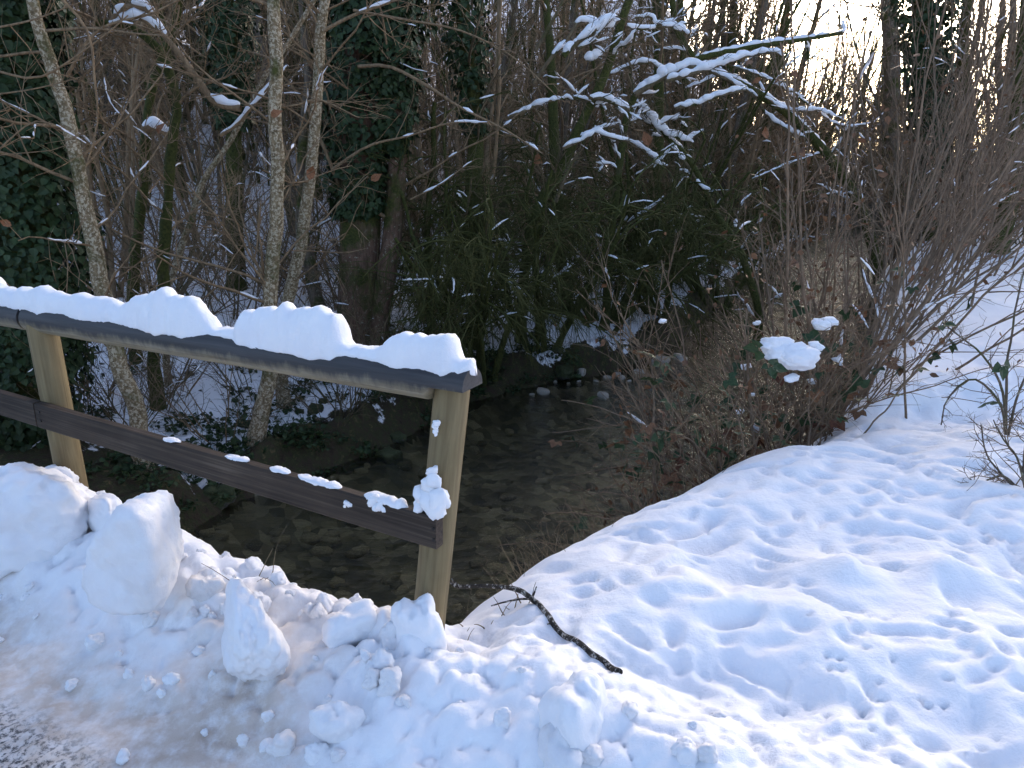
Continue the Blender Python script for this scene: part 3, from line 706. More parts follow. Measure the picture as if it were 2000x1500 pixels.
def build_tree(name, paths, bark, twig, specs, seed, label, cat='tree', group=None, moss_bulge=0., sides=10, extra_limbs=(), snow=True, root_flare=.5, tsnow=.3):
    """paths: list of (points, r_base, r_tip): the first is the trunk, others further stems"""
    rng = np.random.default_rng(seed); org = np.array(paths[0][0][0], float)
    o = empty(name, org); tag(o, label, cat, group)
    M = MB(); C = MB(); S = MB()
    for q, (P, r0, r1) in enumerate(paths):
        P = resample(P, max(10, int(3 * len(P)))); n = len(P)
        L = np.linalg.norm(P[-1] - P[0])
        P = P + np.stack([fbm(np.arange(n) * .45, np.full(n, 3.3 * q + c), seed=seed + c, o=2) for c in range(3)], 1) * np.array((.03, .03, 0)) * min(1, L / 3) * np.minimum(1, np.arange(n) / 3)[:, None]
        R = np.linspace(r0, r1, n) * (1 + root_flare * np.exp(-np.arange(n) * 1.1)) * (1 + moss_bulge * fbm(np.arange(n) * .7, np.full(n, 1. + q), seed=seed + 9, o=3))
        k = sides; tube(M, P, R, k)
        if snow: snow_on(S, rng, P, R, tsnow, .014)
        kids(C, rng, P, R, specs, S if snow else None)
    big = []
    for (P, r0, r1, sn, th) in extra_limbs:
        P = resample(P, max(8, 3 * len(P))); R = np.linspace(r0, r1, len(P)); tube(C, P, R, 6)
        if sn and th >= .02:
            big += snow_on(None, rng, P, R, sn, th)
        elif sn: snow_on(S, rng, P, R, sn, th)
        kids(C, rng, P, R, specs[1:] if len(specs) > 1 else specs, S if snow else None)
    V = np.concatenate(M.V)
    # bark relief on the trunk
    t = ob('trunk', M.mesh('trunk', bark, origin=org), o)
    if C.n: ob('crown', C.mesh('crown', twig, origin=org), o)
    if S.n: kind(ob('snow', S.mesh('snow', M_SNOW, origin=org), o), 'stuff')
    for B in big: ob('snow_strip', B.mesh('snow_strip', M_SNOW, origin=org), o)
    return o
def px(pts, Y, dy=0.):
    n = len(pts); return np.array([Py(u, v, Y + dy * q / max(1, n - 1)) for q, (u, v) in enumerate(pts)])
def grounded(pts, Y, dy=0., sink=.12):
    """px path whose first point is moved down to the ground"""
    P = px(pts, Y, dy); g = gh(P[0][0], P[0][1])
    if P[0][2] > g - sink: P = np.vstack([[P[0][0] + (P[0][0] - P[1][0]) * .15, P[0][1], g - sink], P])
    else: P[0][2] = g - sink
    return P

# ivy
def leaf_shape(k=0):
    if k == 0: V = np.array([(0, 0, 0), (.42, .12, .05), (.38, .5, .02), (.0, 1.0, -.06), (-.38, .5, .02), (-.42, .12, .05), (0, .45, -.05)])
    else: V = np.array([(0, 0, 0), (.25, .2, .04), (.33, .5, .02), (0, 1., -.05), (-.33, .5, .02), (-.25, .2, .04), (0, .5, -.03)])
    T = np.array([(0, 1, 6), (1, 2, 6), (2, 3, 6), (3, 4, 6), (4, 5, 6), (5, 0, 6)]); return V, T
def leaves(M, rng, pos, nrm, size, droop=.7, k=0):
    V0, T0 = leaf_shape(k); n = len(pos)
    nrm = nrm + rng.normal(size=(n, 3)) * .35; nrm /= np.linalg.norm(nrm, axis=1, keepdims=True)
    dn = np.tile((0, 0, -1.), (n, 1)) * droop + rng.normal(size=(n, 3)) * .55
    y = dn - nrm * (dn * nrm).sum(1, keepdims=True); y /= np.linalg.norm(y, axis=1, keepdims=True) + 1e-9
    x = np.cross(y, nrm); s = size * rng.uniform(.55, 1.3, n)
    V = pos[:, None] + s[:, None, None] * (V0[None, :, :1] * x[:, None] + V0[None, :, 1:2] * y[:, None] + V0[None, :, 2:] * nrm[:, None])
    T = (T0[None] + (np.arange(n) * len(V0))[:, None, None]).reshape(-1, 3); M.add(V.reshape(-1, 3), None, T)
def ivy_on(o, P, shell, n, size, seed, zmin=None, holes=.15):
    rng = np.random.default_rng(seed); P = resample(P, 60); M = MB()
    i = rng.integers(0, 59, n); f = rng.random(n); c = P[i] * (1 - f)[:, None] + P[np.minimum(i + 1, 59)] * f[:, None]
    h = (i + f) / 59; a = rng.uniform(0, 2 * math.pi, n)
    bul = 1 + .45 * fbm(np.cos(a) * 1.6 + h * 9, np.sin(a) * 1.6, h * 14 + .1, o=3, seed=seed)
    r = np.interp(h, np.linspace(0, 1, len(shell)), shell) * bul * (rng.uniform(.35, 1, n) ** .4)
    d = np.stack([np.cos(a), np.sin(a), np.zeros(n)], 1); pos = c + d * r[:, None]
    keep = fbm(np.cos(a) * 2.2 + 7, np.sin(a) * 2.2 + h * 13, h * 9 + .2, o=3, seed=seed + 3) > -.55 + holes
    leaves(M, rng, pos[keep], (d + (0, 0, .35))[keep], size)
    q = ob('ivy', M.mesh('ivy', M_IVY, smooth=False, origin=o.location), o); kind(q, 'stuff'); return q

# ------------------------------------------------------------------ individual trees that can be singled out
def ivy_tree():
    P = grounded([(60, 905), (62, 700), (58, 500), (40, 250), (15, 0), (0, -250)], 6.4)
    o = build_tree('ivy_tree', [(P, .24, .15)], M_BARKM, M_TWIG, [LIMB(12, 1.8, .02, start=.35), TW1, TW2], 1, 'thick tree trunk smothered in dark ivy behind the far railing post', root_flare=.3)
    ivy_on(o, P, [.34, .46, .50, .47, .42, .38, .40, .45], 15000, .062, 5, holes=.0); return o
ivy_tree()
P = grounded([(262, 800), (232, 700), (203, 600), (186, 500), (163, 385), (142, 280), (112, 150), (65, 0), (20, -140)], 6.1)
build_tree('slender_tree', [(P, .075, .04)], M_BIRCH, M_TWIG, [LIMB(14, 1.9, .012, start=.25, up=.0), TW1, TW2], 2, 'thin lichen-speckled tree leaning over the ivy-covered trunk', moss_bulge=.1,
           extra_limbs=[(px([(90, 60), (180, 55), (260, 65), (330, 70)], 6.0, -.5), .012, .005, .1, .006), (px([(55, -60), (165, 50), (185, 160), (190, 240), (170, 320)], 5.2), .010, .004, .05, .005),
                        (px([(0, 140), (80, 150), (190, 80), (250, 30)], 5.5), .009, .004, 0, .0), (px([(-40, 60), (60, 40), (140, 10)], 5.3), .008, .004, 0, 0), (px([(-60, 190), (60, 175), (160, 150)], 5.6), .007, .003, 0, 0), (px([(-40, 330), (60, 240), (120, 250)], 5.2), .007, .003, 0, 0),
                        (px([(130, 150), (190, 60), (300, 25), (380, -20)], 6.2), .014, .006, .2, .008)])
P = grounded([(258, 640), (262, 560), (268, 450), (277, 350), (284, 230), (300, 140), (330, 90), (350, 0), (370, -120)], 8.4)
build_tree('mossy_tree', [(P, .062, .035)], M_BARKM, M_TWIG, [LIMB(12, 1.4, .014, start=.3), TW1, TW2], 3, 'slim mossy tree with a snow-topped stub between the ivy tree and the birches', moss_bulge=.28,
           extra_limbs=[(px([(282, 255), (300, 248), (330, 262), (336, 240)], 8.3), .05, .02, .8, .03)])
P = grounded([(300, 700), (318, 580), (326, 430), (331, 320), (345, 220), (330, 150), (310, 95), (250, 50), (190, 45)], 7.4)
build_tree('mossy_tree', [(P, .072, .03)], M_BARKM, M_TWIG, [LIMB(10, 1.4, .014, start=.4), TW1, TW2], 4, 'mossy crooked tree whose snowy limb arches back towards the ivy tree', moss_bulge=.25,
           extra_limbs=[(px([(470, 212), (420, 200), (390, 160), (350, 105), (310, 60), (270, 35), (215, 48)], 7.3), .035, .018, .95, .03), (px([(310, 62), (290, 20), (240, 15), (215, 48)], 7.3), .03, .02, .8, .022),
                        (px([(430, 265), (465, 240), (520, 175), (560, 130)], 7.6), .02, .01, .9, .016), (px([(325, 70), (345, 40), (350, 10)], 7.3), .012, .006, .7, .012)])
P = grounded([(318, 640), (330, 570), (365, 450), (400, 350), (470, 240), (520, 150), (580, 60), (640, -40)], 7.9)
build_tree('slender_tree', [(P, .038, .02)], M_BIRCH, M_TWIG, [LIMB(8, 1.2, .01, start=.3), TW1, TW2], 5, 'thin yellowish leaning tree crossing between the mossy trees and the birches')
P = grounded([(470, 650), (462, 560), (458, 400), (455, 250), (450, 100), (445, -60), (440, -220)], 11.5)
o = build_tree('dark_tree', [(P, .13, .08)], M_BARKM, M_TWIGD, [LIMB(14, 1.8, .02, start=.25), TW1, TW2], 6, 'dark straight tree with ivy high up, standing behind the paler birch')
ivy_on(o, P[len(P) // 2:], [.25, .4, .45, .4], 3500, .075, 9)
PB = grounded([(497, 868), (522, 745), (529, 620), (535, 450), (540, 250), (540, 60), (538, -150)], 6.75)
build_tree('birch_tree', [(PB, .072, .048)], M_BIRCH, M_TWIG, [LIMB(15, 1.9, .012, start=.25), TW1, TW2], 7, 'straight pale lichen-barked birch rooted at the stream bank behind the railing', root_flare=.9, moss_bulge=.05, sides=12,
           extra_limbs=[(px([(540, 210), (580, 205), (625, 195), (700, 230)], 6.8), .010, .004, .25, .006)])
PB2 = grounded([(548, 690), (560, 590), (590, 450), (610, 320), (622, 190), (630, 60), (650, -120)], 7.6)
build_tree('birch_tree', [(PB2, .068, .042)], M_BIRCH, M_TWIG, [LIMB(15, 1.9, .012, start=.25), TW1, TW2], 8, 'pale lichen-barked birch that leans towards the big twin-trunked tree', root_flare=.6, moss_bulge=.06, sides=12,
           extra_limbs=[(px([(632, 60), (690, 30), (760, 5), (850, -30)], 7.5), .018, .009, .3, .01)])
P = grounded([(640, 640), (618, 580), (600, 500), (590, 420), (592, 300), (600, 150), (590, -20)], 9.6)
build_tree('dark_tree', [(P, .10, .04)], M_BARK, M_TWIGD, [LIMB(12, 1.6, .016, start=.2), TW1, TW2], 9, 'dark slanting tree seen between the leaning birch and the big twin-trunked tree')
PT = grounded([(700, 665), (700, 560), (702, 420), (700, 250), (712, 100), (722, -50), (730, -220)], 9.6)
PT2 = grounded([(738, 665), (752, 580), (768, 440), (776, 300), (770, 200), (760, 60), (750, -80)], 9.5)
o = build_tree('twin_trunk_tree', [(PT, .27, .2), (PT2, .125, .10)], M_BARKR, M_TWIG, [LIMB(10, 2.2, .022, start=.3), TW1, TW2], 10, 'big twin-trunked ruddy tree with ivy on its upper trunk', sides=16, moss_bulge=.05, root_flare=.35,
           extra_limbs=[(px([(700, 130), (760, 130), (830, 165), (900, 210), (980, 250), (1060, 300)], 9.0, -.6), .022, .008, .12, .012), (px([(650, 330), (720, 285), (800, 265), (880, 240), (960, 240)], 8.8), .018, .007, .1, .008),
                        (px([(800, 390), (860, 360), (900, 330), (930, 310)], 9.2), .012, .005, .4, .008), (px([(690, 20), (800, 40), (900, 60), (1000, 110), (1080, 180)], 8.8), .016, .006, .1, .008)])
ivy_on(o, PT[len(PT) * 2 // 5:], [.34, .44, .5, .56, .6, .6], 7500, .075, 11, holes=.12)
ivy_on(o, PT2[len(PT2) // 2:], [.12, .3, .42, .45], 2600, .075, 12, holes=.1)
P = grounded([(925, 660), (922, 520), (920, 400), (927, 260), (918, 150), (905, 30), (890, -120)], 10.4)
o = build_tree('dark_tree', [(P, .12, .09)], M_BARKM, M_TWIGD, [LIMB(14, 1.8, .018, start=.2), TW1, TW2], 12, 'dark mossy tree rising out of the drooping mossy hazel', moss_bulge=.2)
ivy_on(o, P[len(P) * 3 // 5:], [.15, .3, .35], 1500, .075, 13, holes=.2)
P = grounded([(980, 640), (985, 420), (975, 200), (1000, 60), (1010, -100)], 12.5)
build_tree('dark_tree', [(P, .085, .05)], M_BARK, M_TWIGD, [LIMB(12, 1.6, .016, start=.2), TW1, TW2], 13, 'slim dark tree just beyond the mossy hazel, forking near its top')
P = grounded([(842, 640), (840, 560), (836, 470), (845, 330), (850, 200)], 9.9)
build_tree('mossy_tree', [(P, .062, .03)], M_BARKM, M_TWIGD, [LIMB(16, 1.0, .010, start=.2), TW1, TW2], 14, 'short mossy pole-like tree between the twin trunks and the mossy hazel', moss_bulge=.2)

# drooping mossy hazels over the left bank
DROOP = [dict(n=11, len=1.5, ang=55, seg=6, r=.014, k=4, start=.25, wig=.14, up=.05, grav=-.10, snow=.03, thick=.008), dict(n=(6, 10), len=.75, ang=50, seg=5, r=.012, k=3, start=.1, wig=.12, up=-.2, grav=-.24, tip=.3, snow=.01), dict(n=(3, 6), len=.4, ang=35, seg=3, r=.007, k=3, wig=.12, grav=-.22, tip=.3)]
def hazel(pxs, Y, seed, label, n=9, h=2.9, spread=.5, lean=0., specs=DROOP, bark=M_BARKM, twig=M_MOSS, name='mossy_hazel', r=.05, cat='shrub', group=None):
    b = px([pxs], Y)[0]; rng = np.random.default_rng(seed); z = gh(b[0], b[1]); paths = []
    for q in range(n):
        a = rng.uniform(0, 6.28); d = np.array((math.cos(a) * spread + lean, math.sin(a) * spread, 1.)); st = np.array((b[0] + math.cos(a) * .18, b[1] + math.sin(a) * .18, z - .1))
        paths.append((wander(rng, st, d, h * rng.uniform(.6, 1.15), 8, .08, -.015), r * rng.uniform(.5, 1.1), r * .35))
    return build_tree(name, paths, bark, twig, specs, seed, label, cat, group, sides=6, moss_bulge=.25, root_flare=.4)
hazel((935, 690), 9.3, 20, 'drooping hazel hung with dark green moss at the stream bend', 10, 3.0, .35)
hazel((1060, 660), 10.4, 21, 'mossy hazel clump overhanging the pale stones at the water edge', 9, 3.0, .5)
hazel((1180, 640), 11.6, 22, 'dark mossy hazel beneath the snow-laden arching branches', 10, 3.0, .55)
hazel((1290, 610), 12.8, 23, 'mossy hazel standing where the far bank meets the bramble thicket', 9, 3.1, .6)
hazel((1400, 580), 14.6, 24, 'mossy hazel furthest upstream on the wooded bank', 9, 3.2, .6)

# snow-laden arching trees in the middle of the wood
AR = [dict(n=14, len=1.0, ang=50, seg=6, r=.016, k=4, start=.1, wig=.16, snow=.62, thick=.022), dict(n=(5, 9), len=.6, ang=48, seg=4, r=.008, k=3, wig=.16, snow=.25, thick=.013), TW2]
def arch(label, trunk, Y, r0, r1, limbs, seed, dy=0):
    P = grounded(trunk, Y, dy)
    return build_tree('arching_tree', [(P, r0, r1)], M_BARKM, M_TWIGD, AR, seed, label, extra_limbs=[(px(l, yy), a, b, 1.0, th * 1.15) for l, yy, a, b, th in limbs], moss_bulge=.15, tsnow=.8)
arch('leaning snow-laden tree whose limbs fan out above the mossy hazel', [(1020, 560), (1035, 450), (1062, 380), (1105, 310), (1150, 215), (1190, 130), (1215, 40), (1240, -60)], 10.6, .085, .05,
     [([(1040, 165), (1075, 115), (1110, 75), (1135, 40), (1180, 55), (1210, 40)], 10.4, .03, .02, .028), ([(1100, 110), (1130, 80), (1175, 50), (1200, 30)], 10.3, .04, .03, .035), ([(1130, 95), (1165, 78)], 10.3, .02, .015, .03), ([(1145, 118), (1175, 105)], 10.4, .02, .012, .045),
      ([(990, 230), (1030, 215), (1060, 200), (1120, 190), (1160, 200)], 10.5, .025, .015, .03), ([(1045, 100), (1085, 30), (1110, -20)], 10.6, .028, .016, .012), ([(1150, 190), (1185, 195), (1215, 210), (1230, 215)], 10.4, .03, .03, .045),
      ([(1100, 290), (1140, 272), (1165, 258), (1195, 270), (1225, 275)], 10.3, .022, .015, .028), ([(1085, 395), (1110, 330), (1130, 300)], 10.2, .03, .02, .025), ([(1225, 52), (1255, 57), (1285, 50)], 10.4, .02, .014, .028)], 30)
arch('long snow-covered bough lying across the middle of the wood', [(1180, 640), (1200, 400), (1235, 190), (1300, 150), (1355, 118), (1400, 105), (1470, 92), (1560, 78), (1640, 65)], 11.6, .075, .03,
     [([(1240, 185), (1280, 160), (1330, 133), (1385, 130)], 11.4, .045, .04, .035), ([(1300, 158), (1365, 140), (1440, 115), (1500, 102), (1530, 108)], 11.3, .035, .02, .028), ([(1320, 212), (1370, 200), (1410, 185), (1455, 175)], 11.3, .025, .025, .03), ([(1295, 50), (1310, 52), (1330, 58), (1350, 62)], 11.3, .03, .02, .04),
      ([(1240, 35), (1270, 32), (1290, 48), (1340, 30)], 11.4, .02, .014, .024)], 31, .0)
arch('snow-dusted arching tree that bows towards the open stream', [(1480, 600), (1440, 480), (1395, 410), (1345, 310), (1305, 270), (1270, 230), (1240, 205)], 12.2, .075, .03,
     [([(1240, 200), (1270, 228), (1300, 258), (1355, 280)], 12.0, .035, .02, .035), ([(1290, 240), (1330, 228)], 12, .02, .015, .025), ([(1340, 275), (1372, 258)], 12, .022, .02, .03), ([(1215, 270), (1262, 295), (1290, 320), (1305, 325)], 11.8, .028, .016, .024), ([(1310, 285), (1340, 320), (1365, 360), (1385, 372)], 11.8, .03, .02, .026),
      ([(1170, 155), (1260, 120), (1310, 150), (1330, 175)], 11.9, .022, .014, .02)], 32)
arch('dark forked tree with snow along its drooping limbs beside the sky gap', [(1720, 560), (1690, 430), (1650, 350), (1600, 285), (1540, 225), (1475, 180), (1400, 140), (1360, 115), (1325, 60), (1310, -30)], 14.0, .095, .05,
     [([(1360, 120), (1400, 145), (1440, 165), (1478, 190)], 13.8, .035, .03, .03), ([(1430, 130), (1480, 145), (1530, 170), (1570, 190)], 13.7, .02, .012, .024), ([(1495, 190), (1540, 215), (1600, 215), (1650, 235)], 13.6, .02, .012, .022), ([(1560, 190), (1640, 245), (1700, 240)], 13.7, .02, .01, .012), ([(1480, 200), (1510, 235), (1575, 270)], 13.8, .025, .015, .022),
      ([(1470, 350), (1540, 320), (1600, 300)], 13.6, .018, .01, .012)], 33)

# trees on the far right
P = grounded([(1745, 520), (1744, 420), (1738, 280), (1742, 150), (1735, 0), (1730, -120)], 23)
build_tree('pale_tree', [(P, .26, .2)], M_BARK, M_TWIGR, [LIMB(18, 2.4, .03), TW1, TW2], 40, 'greenish straight trunk standing before the bright sky gap', root_flare=.2)
P = grounded([(1815, 540), (1820, 440), (1822, 300), (1815, 150), (1800, 0), (1790, -140)], 15.5)
o = build_tree('ivy_tree', [(P, .24, .18)], M_BARKM, M_TWIGR, [LIMB(18, 2.2, .024), TW1, TW2], 41, 'ivy-clad trunk above the russet thicket on the open bank', root_flare=.2)
ivy_on(o, P[1:], [.28, .3, .36, .45, .6, .75], 6000, .10, 42, holes=.2)
P = grounded([(1868, 535), (1880, 400), (1890, 250), (1880, 100), (1900, -60)], 16.5)
build_tree('dark_tree', [(P, .15, .09)], M_BARKM, M_TWIGR, [LIMB(16, 2.2, .022), TW1, TW2], 43, 'dark trunk close beside the ivy-clad trunk on the open bank')
P = grounded([(1942, 520), (1958, 440), (1978, 340), (1992, 200), (2005, 60), (2015, -100)], 13.2)
o = build_tree('dark_tree', [(P, .16, .11)], M_BARKM, M_TWIGR, [LIMB(14, 2.2, .022), TW1, TW2], 44, 'dark tree leaning outward, rooted in the open snow of the bank', root_flare=.5)
P = grounded([(1935, 470), (1950, 380), (1960, 300), (1950, 150), (1960, 0)], 17)
build_tree('dark_tree', [(P, .10, .06)], M_BARK, M_TWIGR, [LIMB(14, 2.0, .018), TW1, TW2], 45, 'slim trunk just behind the outward-leaning tree in the open snow')

# russet thicket: fans of straight rods leaning away from the stream
ROD = [dict(n=(7, 12), len=.9, ang=28, seg=5, r=.007, k=3, start=.2, wig=.10, up=.08, snow=.05, thick=.007), dict(n=(3, 6), len=.4, ang=35, seg=3, r=.004, k=3, wig=.14), ]
def thicket(x, y, n, seed, label, lean=(.35, 0), h=3.6, spread=.3, r=.016, bark=M_TWIGR, leaf=120):
    rng = np.random.default_rng(seed); paths = []
    for q in range(n):
        d = np.array((lean[0] + rng.normal() * spread, lean[1] + rng.normal() * spread, 1.)); st = np.array((x + rng.normal() * .25, y + rng.normal() * .25, 0)); st[2] = gh(st[0], st[1]) - .08
        paths.append((wander(rng, st, d, h * rng.uniform(.55, 1.15), 7, .05, .01), r * rng.uniform(.5, 1.2), r * .3))
    o = build_tree('russet_thicket', paths, bark, M_TWIGR, ROD, seed, label, 'shrub', 'russet thickets of rods along the stream', sides=5, root_flare=.1, tsnow=.05)
    M = MB(); pts = np.concatenate([resample(p_[0], 30)[8:] for p_ in paths]); pts = pts[rng.integers(0, len(pts), leaf)] + rng.normal(size=(leaf, 3)) * .18
    leaves(M, rng, pts, rng.normal(size=(leaf, 3)), .05, k=1); q = ob('foliage', M.mesh('foliage', M_DEADS, smooth=False, origin=o.location), o); kind(q, 'stuff')
    return o
lab = 'fan of thin russet rods growing on the stream bank among the thickets'
WHERE = {0: 'rooted beside the brambles', 1: 'leaning out over the brook behind the brambles', 2: 'halfway up the open bank', 3: 'by the ivy-clad trunk where the brook bends'}
for k, (x, y, n, lean, h, wz) in enumerate(((1.95, 5.25, 6, .05, 2.9, 0), (2.35, 5.75, 6, .15, 3.6, 0), (2.7, 6.2, 5, .22, 4.0, 0), (3.15, 6.9, 6, .35, 4.2, 0), (3.65, 7.55, 8, .40, 4.4, 2), (4.2, 8.4, 9, .42, 4.6, 2), (4.8, 9.3, 10, .42, 4.8, 2), (5.4, 10.2, 11, .40, 5.0, 2), (5.6, 11.3, 14, .3, 5.2, 2), (6.3, 12.8, 13, .3, 5.4, 3), (7.1, 14.4, 13, .2, 5.6, 3), (8.3, 16.4, 13, .2, 5.8, 3), (7.6, 13.2, 10, .3, 5.2, 3), (9.3, 15.2, 10, .2, 5.2, 3), (6.4, 10.6, 8, .35, 4.6, 2),
        (1.5, 4.75, 3, -.3, 1.7, 1), (1.0, 4.4, 2, -.35, 1.3, 1), (2.0, 5.3, 4, -.4, 2.2, 1), (2.6, 6.1, 3, -.4, 2.6, 1))):
    thicket(x, y, n, 60 + k, 'fan of thin brown rods ' + WHERE[wz], (lean, .0), h, .36, leaf=90)

# ------------------------------------------------------------------ background wood: prototypes and individuals
def proto(kind_, seed):
    rng = np.random.default_rng(seed); M, C, S = MB(), MB(), MB()
    if kind_ == 'tree':
        P = wander(rng, (0, 0, -.3), (rng.normal() * .08, rng.normal() * .08, 1), rng.uniform(8, 11), 14, .045, .02); R = np.linspace(rng.uniform(.08, .16), .02, 15); tube(M, P, R, 8)
        kids(C, rng, P, R, [LIMB(30, 2.3, .022, ang=52, start=.10, snow=.09, thick=.012), dict(TW1, n=(6, 10), len=1.0, r=.009, snow=.05, thick=.009), dict(TW2, n=(3, 7), r=.005, len=.45)], S)
    elif kind_ == 'coppice':
        for q in range(9):
            a = rng.uniform(0, 6.28); P = wander(rng, (math.cos(a) * .3, math.sin(a) * .3, -.2), (math.cos(a) * .25, math.sin(a) * .25, 1), rng.uniform(3.5, 6.5), 9, .06, .0); R = np.linspace(rng.uniform(.02, .05), .008, 10); tube(M, P, R, 5)
            snow_on(S, rng, P, R, .2, .012)
            kids(C, rng, P, R, [dict(n=(7, 11), len=1.1, ang=42, seg=5, r=.010, k=3, start=.15, wig=.15, snow=.06, thick=.010), dict(TW2, n=(4, 8), len=.5, r=.005, snow=.03, thick=.007)], S)
    else:
        for q in range(16):
            a = rng.uniform(0, 6.28); P = wander(rng, (math.cos(a) * .35, math.sin(a) * .35, -.1), (math.cos(a) * .6, math.sin(a) * .6, 1), rng.uniform(1.2, 2.8), 6, .10, -.03); R = np.linspace(.012, .004, 7); tube(M, P, R, 4)
            kids(C, rng, P, R, [dict(n=(5, 9), len=.7, ang=45, seg=4, r=.006, k=3, start=.15, wig=.18, snow=.06, thick=.009), dict(TW2, n=(3, 7), len=.35, r=.0035)], S)
    return M, C, S
BT = {'tree': ('wood_tree', [M_BARK, M_BARKM, M_BARK], [M_TWIG, M_TWIG, M_TWIGD], 6), 'coppice': ('coppice_clump', [M_BARK, M_TWIG, M_BARKM], [M_TWIG, M_TWIG, M_TWIGD], 5), 'bush': ('twiggy_bush', [M_TWIGD, M_TWIG], [M_TWIGD, M_TWIG, M_TWIGR], 5)}
PROTO = {}
for kk, (nm, bk, tw, cnt) in BT.items():
    PROTO[kk] = []
    for q in range(cnt):
        M, C, S = proto(kk, 200 + q * 7 + len(kk)); b, t_ = bk[q % len(bk)], tw[q % len(tw)]
        PROTO[kk].append([('trunk' if kk == 'tree' else 'stem', M.mesh('trunk', b)), ('crown', C.mesh('crown', t_))] + ([('snow', S.mesh('snow', M_SNOW))] if S.n else []))
LAB = {'tree': ('slender bare tree standing', 'tree', 'bare trees'), 'coppice': ('clump of bare coppice stems', 'shrub', 'coppice clumps'), 'bush': ('low twiggy bare bush in the undergrowth', 'shrub', 'low bushes')}
placed = []
def place(kk, x, y, rng, sc, where):
    z = gh(x, y); q = int(rng.integers(len(PROTO[kk]))); o = empty(BT[kk][0], (x, y, z)); o.rotation_euler = (0, 0, rng.uniform(0, 6.28)); o.scale = (sc, sc, sc)
    l_, c_, g_ = LAB[kk]; tag(o, l_ + ' ' + where, c_, g_ + ' ' + where)
    for n_, me in PROTO[kk][q]:
        c_ = ob(n_, me, o)
        if n_ == 'snow': kind(c_, 'stuff')
rng = np.random.default_rng(77)
def scatter(kk, n, ymin, ymax, bmin, bmax, gap, smin, smax, side='left', dmin=.8, where='in the dense wood beyond the stream'):
    c = 0; T_ = 4000
    ys = ymin + (ymax - ymin) * rng.random(T_) ** .8; xs = rng.uniform(bmin, bmax, T_) * ys
    dl, dr, ins = polydist(xs, ys, LEFT), polydist(xs, ys, RIGHT), inside(xs, ys)
    ok = ~ins & (np.minimum(dl, dr) > dmin)
    if side == 'left': ok &= dl < dr
    if side == 'right': ok &= dr < dl
    for x, y in zip(xs[ok], ys[ok]):
        if c >= n: break
        if any((x - a) ** 2 + (y - c2) ** 2 < gap * gap for a, c2 in placed): continue
        placed.append((x, y)); place(kk, x, y, rng, rng.uniform(smin, smax), where); c += 1
scatter('tree', 104, 12, 44, -.78, .34, .9, .8, 1.3)
scatter('tree', 10, 13, 25, .18, .34, .8, .85, 1.1)
scatter('coppice', 12, 13, 26, .18, .34, .8, 1.1, 1.5)
scatter('coppice', 118, 9.8, 32, -.78, .34, .8, .75, 1.25, dmin=1.3)
scatter('bush', 110, 8.8, 24, -.72, .34, .55, .7, 1.3, dmin=1.0)
W2 = 'near the bright sky gap upstream'; W3 = 'on the open snowy bank'
scatter('coppice', 34, 19, 38, .30, .52, 1.0, .9, 1.3, 'any', .6, W2)
scatter('bush', 40, 18, 34, .30, .55, .8, 1.0, 1.6, 'any', .4, W2)
scatter('coppice', 14, 19, 32, .28, .56, .9, 1.3, 1.7, 'any', .6, W2)
scatter('tree', 8, 17, 27, .30, .54, 1.0, .8, 1.0, 'any', .6, W2)
scatter('tree', 26, 26, 50, .32, .50, 1.4, .75, 1.0, 'any', 1.0, W2)
scatter('coppice', 26, 15, 36, .5, .85, 1.0, .8, 1.2, 'right', .8, W3)
scatter('tree', 32, 19, 48, .48, .85, 1.3, .8, 1.15, 'right', 1.0, W3)
scatter('bush', 22, 13, 24, .52, .85, .8, .7, 1.2, 'right', .8, W3)

# low clutter on the near side of the wood: small bushes and ground ivy on the snow
scatter('bush', 16, 6.3, 9.5, -.62, -.05, .45, .35, .65, 'left', .35, 'close to the water on the wooded bank')
GI = []
for k in range(5):
    r_ = np.random.default_rng(500 + k); M = MB(); n = 70
    a = r_.uniform(0, 6.28, n); rr = np.sqrt(r_.random(n)); pos = np.stack([np.cos(a) * rr * .22, np.sin(a) * rr * .18, r_.uniform(.0, .12, n) * (1.2 - rr)], 1)
    leaves(M, r_, pos, np.tile((0, 0, 1.), (n, 1)) + r_.normal(size=(n, 3)) * .4, .055, .2)
    for q in range(7): tube(M, wander(r_, (0, 0, -.03), r_.normal(size=3) + (0, 0, .9), .3, 4, .2, -.1), np.linspace(.004, .002, 5), 3)
    GI.append(M.mesh('ivy_clump', M_IVY, smooth=False))
c = 0
while c < 120:
    y = rng.uniform(5.6, 11); x = rng.uniform(-.62, .08) * y
    if inside(np.array([x]), np.array([y]))[0]: continue
    dl = polydist(np.array([x]), np.array([y]), LEFT)[0]
    if dl < .04 or dl > 3.0 * rng.random() ** 2 + .5: continue
    o = ob('ivy_clump', GI[c % 5], loc=(x, y, gh(x, y)), rz=rng.uniform(0, 6.28), sc=rng.uniform(.5, 1.15))
    tag(o, 'dark patch of ground ivy poking through snow on the wooded bank', 'ground ivy', 'ground ivy patches on the wooded bank'); c += 1

